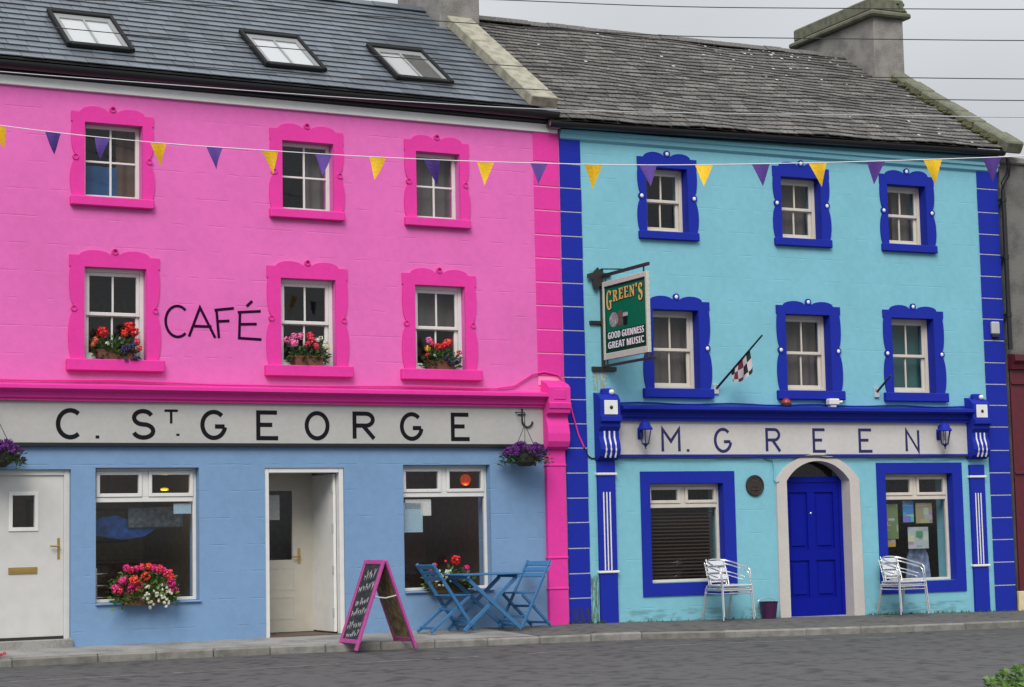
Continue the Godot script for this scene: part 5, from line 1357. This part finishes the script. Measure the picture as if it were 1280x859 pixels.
# ---------------------------------------------------------------- furniture
func furniture() -> void:
	# folding chair: faces +x; two long uprights cross two short legs on each side
	var s := thing("folding_chair", "blue slatted folding chair with its back to the sandwich board", "chair", XP * T(-2.36, 0.0, 0.62, 0.12), "blue folding chairs at the cafe table")
	for z in [-0.21, 0.21]:
		var g := Geo.new()
		_bar(g, Vector3(-0.34, 0.97, z), Vector3(0.36, 0.015, z), 0.05, 0.024); part(s, "upright", g, M.chair_blue)
		g = Geo.new()
		var zi: float = z * 0.86
		_bar(g, Vector3(0.30, 0.50, zi), Vector3(-0.36, 0.015, zi), 0.045, 0.024); part(s, "leg", g, M.chair_blue)
	for k in 3:
		var g := Geo.new()
		var y: float = [0.93, 0.84, 0.76][k]
		var x := -0.34 + (0.97 - y) * 0.735
		g.xf = Transform3D(Basis(Vector3.BACK, 0.63), Vector3(x - 0.012, y, 0)); g.bevel(Vector3(-0.010, -0.036 if k else -0.045, -0.235), Vector3(0.008, 0.036, 0.235), 0.005); part(s, "back_slat", g, M.chair_blue)
	for k in 5:
		var g := Geo.new(); g.bevel(Vector3(-0.06 + k * 0.078, 0.505, -0.20), Vector3(0.005 + k * 0.078, 0.525, 0.20), 0.005); part(s, "seat_slat", g, M.chair_blue)
	for e in [[0.24, 0.16], [-0.30, 0.05], [0.03, 0.30], [0.31, 0.04]]:
		var g := Geo.new(); g.bevel(Vector3(e[0] - 0.02, e[1], -0.20), Vector3(e[0] + 0.012, e[1] + 0.035, 0.20), 0.004); part(s, "stretcher", g, M.chair_blue)
	copy(s, XP * T(-1.00, 0.0, 0.50, PI + 0.40), "blue slatted folding chair standing against the pink pilaster side")
	s = thing("folding_table", "blue slatted folding table with crossed legs between two blue chairs", "table", XP * T(-1.74, 0.0, 0.62))
	for k in 7:
		var g := Geo.new(); g.bevel(Vector3(-0.49, 0.79, -0.33 + k * 0.095), Vector3(0.49, 0.812, -0.245 + k * 0.095), 0.005); part(s, "top_slat", g, M.chair_blue)
	for x in [-0.40, 0.40]:
		var g := Geo.new(); g.bevel(Vector3(x - 0.02, 0.745, -0.32), Vector3(x + 0.02, 0.789, 0.32), 0.005); part(s, "rail", g, M.chair_blue)
	for z in [-0.26, 0.26]:
		for sx in [-1.0, 1.0]:
			var g := Geo.new()
			_bar(g, Vector3(-0.40 * sx, 0.75, z + 0.014 * sx), Vector3(0.45 * sx, 0.015, z + 0.014 * sx), 0.055, 0.024); part(s, "leg", g, M.chair_blue)
	for sx in [-1.0, 1.0]:
		var g := Geo.new(); g.bevel(Vector3(0.36 * sx - 0.015, 0.10, -0.27), Vector3(0.36 * sx + 0.015, 0.14, 0.27), 0.005); part(s, "stretcher", g, M.chair_blue)
	# sandwich board: ridge runs out from the wall, the written side faces the viewer's left
	s = thing("sandwich_board", "pink framed chalkboard sandwich board standing open at the kerb", "sandwich board", XP * T(-3.86, -0.145, 1.60))
	for side in [-1.0, 1.0]:
		var lean := atan(0.415 / 1.16)
		var t := Transform3D(Basis(Vector3.UP, -PI / 2 if side < 0 else PI / 2), Vector3(0, 1.20, 0)) * Transform3D(Basis(Vector3.RIGHT, -lean), Vector3(0, 0, 0.012))
		var f := holder(s, "panel", t)                                           # x across, y up from the hinge, z outwards
		var g := Geo.new()
		for x in [-0.29, 0.29]: g.bevel(Vector3(x - 0.03, -1.25, -0.018), Vector3(x + 0.03, 0.0, 0.018), 0.005)
		g.bevel(Vector3(-0.26, -0.06, -0.016), Vector3(0.26, 0.0, 0.016), 0.005); g.bevel(Vector3(-0.26, -1.16, -0.016), Vector3(0.26, -1.10, 0.016), 0.005)
		part(f, "frame", g, M.board_pink)
		g = Geo.new(); g.box(Vector3(-0.26, -1.10, -0.004), Vector3(0.26, -0.06, 0.004)); part(f, "chalkboard", g, M.chalkboard)
		g = Geo.new(); g.box(Vector3(-0.26, -1.10, -0.010), Vector3(0.26, -0.06, -0.0045)); part(f, "backing", g, M.ply)
		if side < 0: chalk(f)
	var gs := Geo.new(); gs.tube([Vector3(-0.155, 0.72, 0.30), Vector3(0.0, 0.70, 0.30), Vector3(0.155, 0.73, 0.30)], 0.012, -1, 6); part(s, "strap", gs, M.chalk)
	# stacked aluminium chairs, backs to the wall
	for e in [[2.50, 0.0, "left"], [5.80, -0.035, "right"]]:
		for k in 2:
			var lab := ""
			if e[2] == "left": lab = ["aluminium armchair beneath another in the stack beside the purple bucket", "aluminium armchair stacked on top of another beside the purple bucket"][k]
			else: lab = ["aluminium armchair beneath another in the stack by the poster window", "aluminium armchair stacked on top of another by the poster window"][k]
			alu_chair(XG * T(e[0] + 0.008 * k, e[1] - 0.012 + 0.048 * k, 0.46 + 0.028 * k, 0.10 - 0.02 * k), lab)
	s = thing("bucket", "dark purple bucket with a wire handle beside the pub door", "bucket", XG * T(3.46, -0.05, 0.16))
	var g2 := Geo.new(); g2.lathe([[0.0, 0.0], [0.11, 0.0], [0.145, 0.25], [0.155, 0.27], [0.14, 0.27], [0.11, 0.03], [0.0, 0.03]], 20); part(s, "pail", g2, mat(lin(0.045, 0.008, 0.05), 0.45))
	g2 = Geo.new()
	var pts := []
	for p in arc(0, 0.27, 0.15, 0.06, 180, 0, 12): pts.append(Vector3(p.x, p.y, -0.06))
	g2.tube(pts, 0.006, -1, 5); part(s, "handle", g2, M.steel)

func _bar(g: Geo, a: Vector3, b: Vector3, w: float, t: float) -> void:          # a flat bar in the x, y plane
	var y := (b - a).normalized(); var x := y.cross(Vector3.BACK).normalized()
	var old := g.xf
	g.xf = old * Transform3D(Basis(x, y, x.cross(y)), a)
	g.bevel(Vector3(-w * 0.5, 0, -t * 0.5), Vector3(w * 0.5, a.distance_to(b), t * 0.5), 0.004)
	g.xf = old

func chalk(f: Node3D) -> void:                                                   # loose handwriting, too small to read in the photograph
	var r := RandomNumberGenerator.new()
	r.seed = 5
	var rows := [[-0.22, 0.34, 0.13], [-0.38, 0.46, 0.11], [-0.58, 0.38, 0.10], [-0.72, 0.44, 0.11], [-0.90, 0.46, 0.10], [-1.02, 0.36, 0.08]]
	for k in rows.size():
		var g := Geo.new()
		var x: float = -rows[k][1] * 0.5
		while x < rows[k][1] * 0.5:
			var pts := []
			var h: float = rows[k][2] * (1.0 if r.randf() < 0.35 else 0.6)
			for j in 5: pts.append(Vector2(x + 0.012 * j + r.randf_range(-0.012, 0.012), rows[k][0] + 0.12 * x + h * (0.5 + 0.5 * sin(j * 1.9 + r.randf() * 1.5)) - 0.04))
			g.stroke(pts, 0.011, 0.0041, 0.0052)
			x += r.randf_range(0.055, 0.085)
		part(f, "chalk_line", g, M.chalk)

func alu_chair(at: Transform3D, label: String) -> void:                          # faces +z
	var s := thing("aluminium_chair", label, "chair", at, "aluminium armchairs outside the pub")
	var r := 0.0118
	for sx in [-1.0, 1.0]:
		var g := Geo.new()
		g.tube([Vector3(0.29 * sx, 0.0, 0.30), Vector3(0.275 * sx, 0.45, 0.26), Vector3(0.27 * sx, 0.70, 0.235), Vector3(0.265 * sx, 0.745, 0.19), Vector3(0.262 * sx, 0.765, 0.10)], r); part(s, "front_leg", g, M.steel)
		g = Geo.new(); g.tube([Vector3(0.25 * sx, 0.0, -0.30), Vector3(0.24 * sx, 0.47, -0.20)], r); part(s, "back_leg", g, M.steel)
		g = Geo.new(); g.tube([Vector3(0.17 * sx, 0.46, -0.18), Vector3(0.17 * sx, 0.87, -0.31)], r * 0.9); part(s, "back_post", g, M.steel)
	for lv in [[0.0, 0.87, 0.765], [1.0, 0.70, 0.60]]:                            # the curved rail and a second one below it
		var g := Geo.new()
		var pts := []
		for k in 15:
			var a := lerpf(PI, 0.0, k / 14.0)
			var back := sin(a)
			pts.append(Vector3(0.265 * signf(cos(a)) * pow(absf(cos(a)), 0.75), lerpf(lv[2], lv[1], back), 0.12 - 0.44 * pow(back, 0.8)))
		g.tube(pts, r if lv[0] < 0.5 else r * 0.8); part(s, "arm_rail", g, M.steel)
	var g := Geo.new(); g.tube([Vector3(-0.275, 0.47, 0.26), Vector3(0.275, 0.47, 0.26)], r); g.tube([Vector3(-0.245, 0.47, -0.20), Vector3(0.245, 0.47, -0.20)], r)
	for sx in [-1.0, 1.0]: g.tube([Vector3(0.275 * sx, 0.47, 0.26), Vector3(0.245 * sx, 0.47, -0.20)], r)
	part(s, "seat_frame", g, M.steel)
	g = Geo.new()
	for sx in [-1.0, 1.0]: g.tube([Vector3(0.28 * sx, 0.40, 0.265), Vector3(0.245 * sx, 0.40, -0.21)], r * 0.8)
	g.tube([Vector3(-0.28, 0.40, 0.265), Vector3(0.28, 0.40, 0.265)], r * 0.8)
	part(s, "stretcher", g, M.steel)
	for k in 6:
		g = Geo.new(); g.bevel(Vector3(-0.245, 0.476, -0.18 + k * 0.073), Vector3(0.245, 0.49, -0.122 + k * 0.073), 0.005); part(s, "seat_slat", g, M.steel)
	for k in 3:
		g = Geo.new(); g.xf = Transform3D(Basis(Vector3.RIGHT, -0.31), Vector3(0, 0.60 + k * 0.105, -0.214 - k * 0.034)); g.bevel(Vector3(-0.18, -0.04, -0.006), Vector3(0.18, 0.04, 0.006), 0.004); part(s, "back_slat", g, M.steel)

func weeds() -> void:                                                             # moss and small tufts where wall and pavement meet
	var o := MeshInstance3D.new()
	var g := Geo.new()
	for k in 420:
		var u := 0.0
		var f := rng.randf()
		if f < 0.5: u = rng.randf_range(5.4, 8.5)
		elif f < 0.7: u = rng.randf_range(0.38, 0.56)
		elif f < 0.85: u = rng.randf_range(0.8, 3.7)
		else: u = rng.randf_range(-0.3, 0.4)
		u = snappedf(u, 0.17) + rng.randf_range(-0.06, 0.06)
		var z := rng.randf_range(0.005, 0.05) + (0.085 if (u > 0.5 and u < 0.9) or u > 7.6 else 0.03)
		var p := XG * Vector3(u, -0.0125 * maxf(0.0, u) - 0.03 * z, z)
		var hg := rng.randf_range(0.015, 0.06); var a := rng.randf() * TAU
		var sd := Vector3(cos(a), 0, sin(a)) * 0.008; var tip := p + Vector3(rng.randf_range(-0.03, 0.03), hg, rng.randf_range(-0.01, 0.03))
		g.tri(p - sd, p + sd, tip)
	o.name = "weeds"; o.mesh = g.mesh(); o.material_override = M.leaf[0]; add_child(o)
	o.set_meta("kind", "stuff"); o.set_meta("label", "small green weeds along the foot of the pub wall"); o.set_meta("category", "weeds")

# ---------------------------------------------------------------- overhead
func along(px: Array, x: float) -> float:
	for k in px.size() - 1:
		if x <= px[k + 1][0] or k == px.size() - 2:
			return lerpf(px[k][1], px[k + 1][1], (x - px[k][0]) / (px[k + 1][0] - px[k][0]))
	return 0.0

func overhead() -> void:
	var path := [[-600, 65], [-300, 112], [0, 157], [88, 168], [210, 180], [440, 195], [595, 202], [756, 206], [840, 206.5], [973, 204.5], [1081, 202], [1276, 195.5], [1600, 178], [1900, 155]]
	var depth := func(x: float) -> float: return 24.0 - 2.0 * x / 1280.0
	var first: Vector3 = ray(640, along(path, 640), depth.call(640.0))
	var s := thing("bunting", "string of purple and yellow pennants hung across both facades", "bunting", Transform3D(Basis.IDENTITY, first))
	var pts := []
	for k in 61:
		var x := -600.0 + k * 2500.0 / 60.0
		var y := (along(path, x - 30) + along(path, x) + along(path, x + 30)) / 3.0
		pts.append(ray(x, y, depth.call(x)) - first)
	var g := Geo.new(); g.tube(pts, 0.0055, -1, 6); part(s, "cord", g, M.string)
	var xs := [-138, -70, -2, 66, 128, 198, 268, 337, 404, 472, 540, 607, 674, 742, 810, 880, 951, 1022, 1095, 1166, 1240, 1313, 1386]
	for k in xs.size():
		var x: float = xs[k]
		var dir: Vector3 = (ray(x + 20, along(path, x + 20), depth.call(x + 20)) - ray(x - 20, along(path, x - 20), depth.call(x - 20))).normalized()
		var c: Vector3 = ray(x, along(path, x), depth.call(x)) - first - Vector3(0, 0.006, 0)
		g = Geo.new()
		var w := 0.105; var hg := rng.randf_range(0.265, 0.295); var sw := rng.randf_range(-0.05, 0.05); var lean := rng.randf_range(-0.35, 0.35); var curl := rng.randf_range(-0.07, 0.07)
		var back := dir.cross(Vector3.UP).normalized()
		for j in 6:
			for i in 4:
				var p := []
				for e in [[i, j], [i + 1, j], [i + 1, j + 1], [i, j + 1]]:
					var b: float = e[1] / 6.0; var a: float = (e[0] / 4.0 - 0.5) * 2.0 * (1.0 - b)
					p.append(c + dir * (a * w + sw * b) - Vector3(0, hg * b, 0) + back * (lean * b * hg + 0.03 * sin(a * 3.0 + k) * b + curl * b * b))
				g.quad(p[0], p[1], p[2], p[3])
		# purple at 66, then alternating; the two leftmost in the frame are both purple
		var yellow := k % 2 == 0
		if x >= 128: yellow = k % 2 == 1
		part(s, "pennant", g, M.yellow if yellow else M.purple)
	var wires := [[[[-600, -40], [640, 0], [840, 9], [1280, 12], [2000, 10]], "thin dark overhead cable, the topmost above the chimneys"],
		[[[-600, -30], [300, 8], [640, 33], [840, 46], [1280, 51], [2000, 50]], "thin dark overhead cable crossing the cap of the pub chimney"],
		[[[-600, -10], [0, 28], [300, 56], [596, 80], [840, 93.5], [1280, 99], [2000, 99]], "thin dark overhead cable crossing the foot of the pub chimney"],
		[[[-600, 25], [0, 62], [300, 88], [641, 111], [840, 119.5], [1280, 126], [2000, 127]], "thin dark overhead cable crossing both slate roofs halfway up"],
		[[[-600, 30], [0, 90], [440, 123], [690, 138], [840, 141], [1154, 145], [1280, 147], [2000, 147]], "pale overhead cable running along the cafe's black gutter"]]
	for e in wires:
		var o: Vector3 = ray(640, along(e[0], 640), 22.5)
		s = thing("overhead_cable", e[1], "cable", Transform3D(Basis.IDENTITY, o), "overhead cables")
		pts = []
		for k in 53:
			var x := -600.0 + k * 50.0
			var y := (along(e[0], x - 80) + along(e[0], x - 40) + along(e[0], x) + along(e[0], x + 40) + along(e[0], x + 80)) / 5.0
			pts.append(ray(x, y, 22.5) - o)
		g = Geo.new(); g.tube(pts, 0.006, -1, 6); part(s, "wire", g, M.pale_wire if e[1].begins_with("pale") else M.wire)

# ---------------------------------------------------------------- sky
func overcast() -> Image:                                                        # even cloud, brighter overhead than at the skyline
	var w := 512; var h := 256
	var f := FastNoiseLite.new()
	f.seed = 9; f.frequency = 1.1; f.fractal_octaves = 5; f.noise_type = FastNoiseLite.TYPE_SIMPLEX_SMOOTH
	var im := Image.create_empty(w, h, false, Image.FORMAT_RGBF)
	for y in h:
		var el := PI * (0.5 - (y + 0.5) / h)
		for x in w:
			var az := TAU * (x + 0.5) / w
			var d := Vector3(cos(el) * cos(az), sin(el), cos(el) * sin(az))
			var n := f.get_noise_3d(d.x * 2.0, d.y * 5.0, d.z * 2.0)
			var l := 0.25 * (1.0 + 2.0 * maxf(0.0, sin(el))) * (1.0 + 0.22 * n)
			if el < 0.0: l *= 0.35
			im.set_pixel(x, y, Color(l * 0.955, l * (1.0 + 0.004 * n), l * (1.045 - 0.02 * n)))
	return im

func _ready() -> void:
	rng.seed = 20
	cam_basis = Basis(Vector3.RIGHT, PITCH) * Basis(Vector3.BACK, ROLL)
	var cam := Camera3D.new()
	cam.name = "camera"
	cam.transform = Transform3D(cam_basis, Vector3(0, EYE, 0)); cam.fov = rad_to_deg(2.0 * atan(429.5 / FOCAL)); cam.near = 0.1; cam.far = 800.0
	add_child(cam); cam.current = true
	var env := Environment.new()
	env.background_mode = Environment.BG_SKY
	var sm := PanoramaSkyMaterial.new()
	sm.panorama = ImageTexture.create_from_image(overcast())
	env.sky = Sky.new(); env.sky.sky_material = sm
	env.tonemap_mode = Environment.TONE_MAPPER_LINEAR; env.tonemap_exposure = 1.85
	env.sdfgi_enabled = true; env.ssao_enabled = true; env.ssil_enabled = true
	var we := WorldEnvironment.new()
	we.name = "world"; we.environment = env; add_child(we)
	var sun := DirectionalLight3D.new()
	sun.name = "sun"; sun.light_energy = 0.5; sun.light_angular_distance = 32.0; sun.light_color = Color(1.0, 0.97, 0.93); sun.shadow_enabled = true
	sun.look_at_from_position(Vector3(-1.0, 9.5, 4), Vector3(0.0, 0, -6.0)); add_child(sun)
	materials()
	street()
	cafe()
	pub()
	neighbour()
	pub_sign()
	lantern(1.30, "blue lantern on the pub sign board beside the letter M")
	lantern(7.02, "blue lantern on the pub sign board beside the letter N")
	flag_poles()
	wall_fittings()
	flowers()
	furniture()
	weeds()
	overhead()
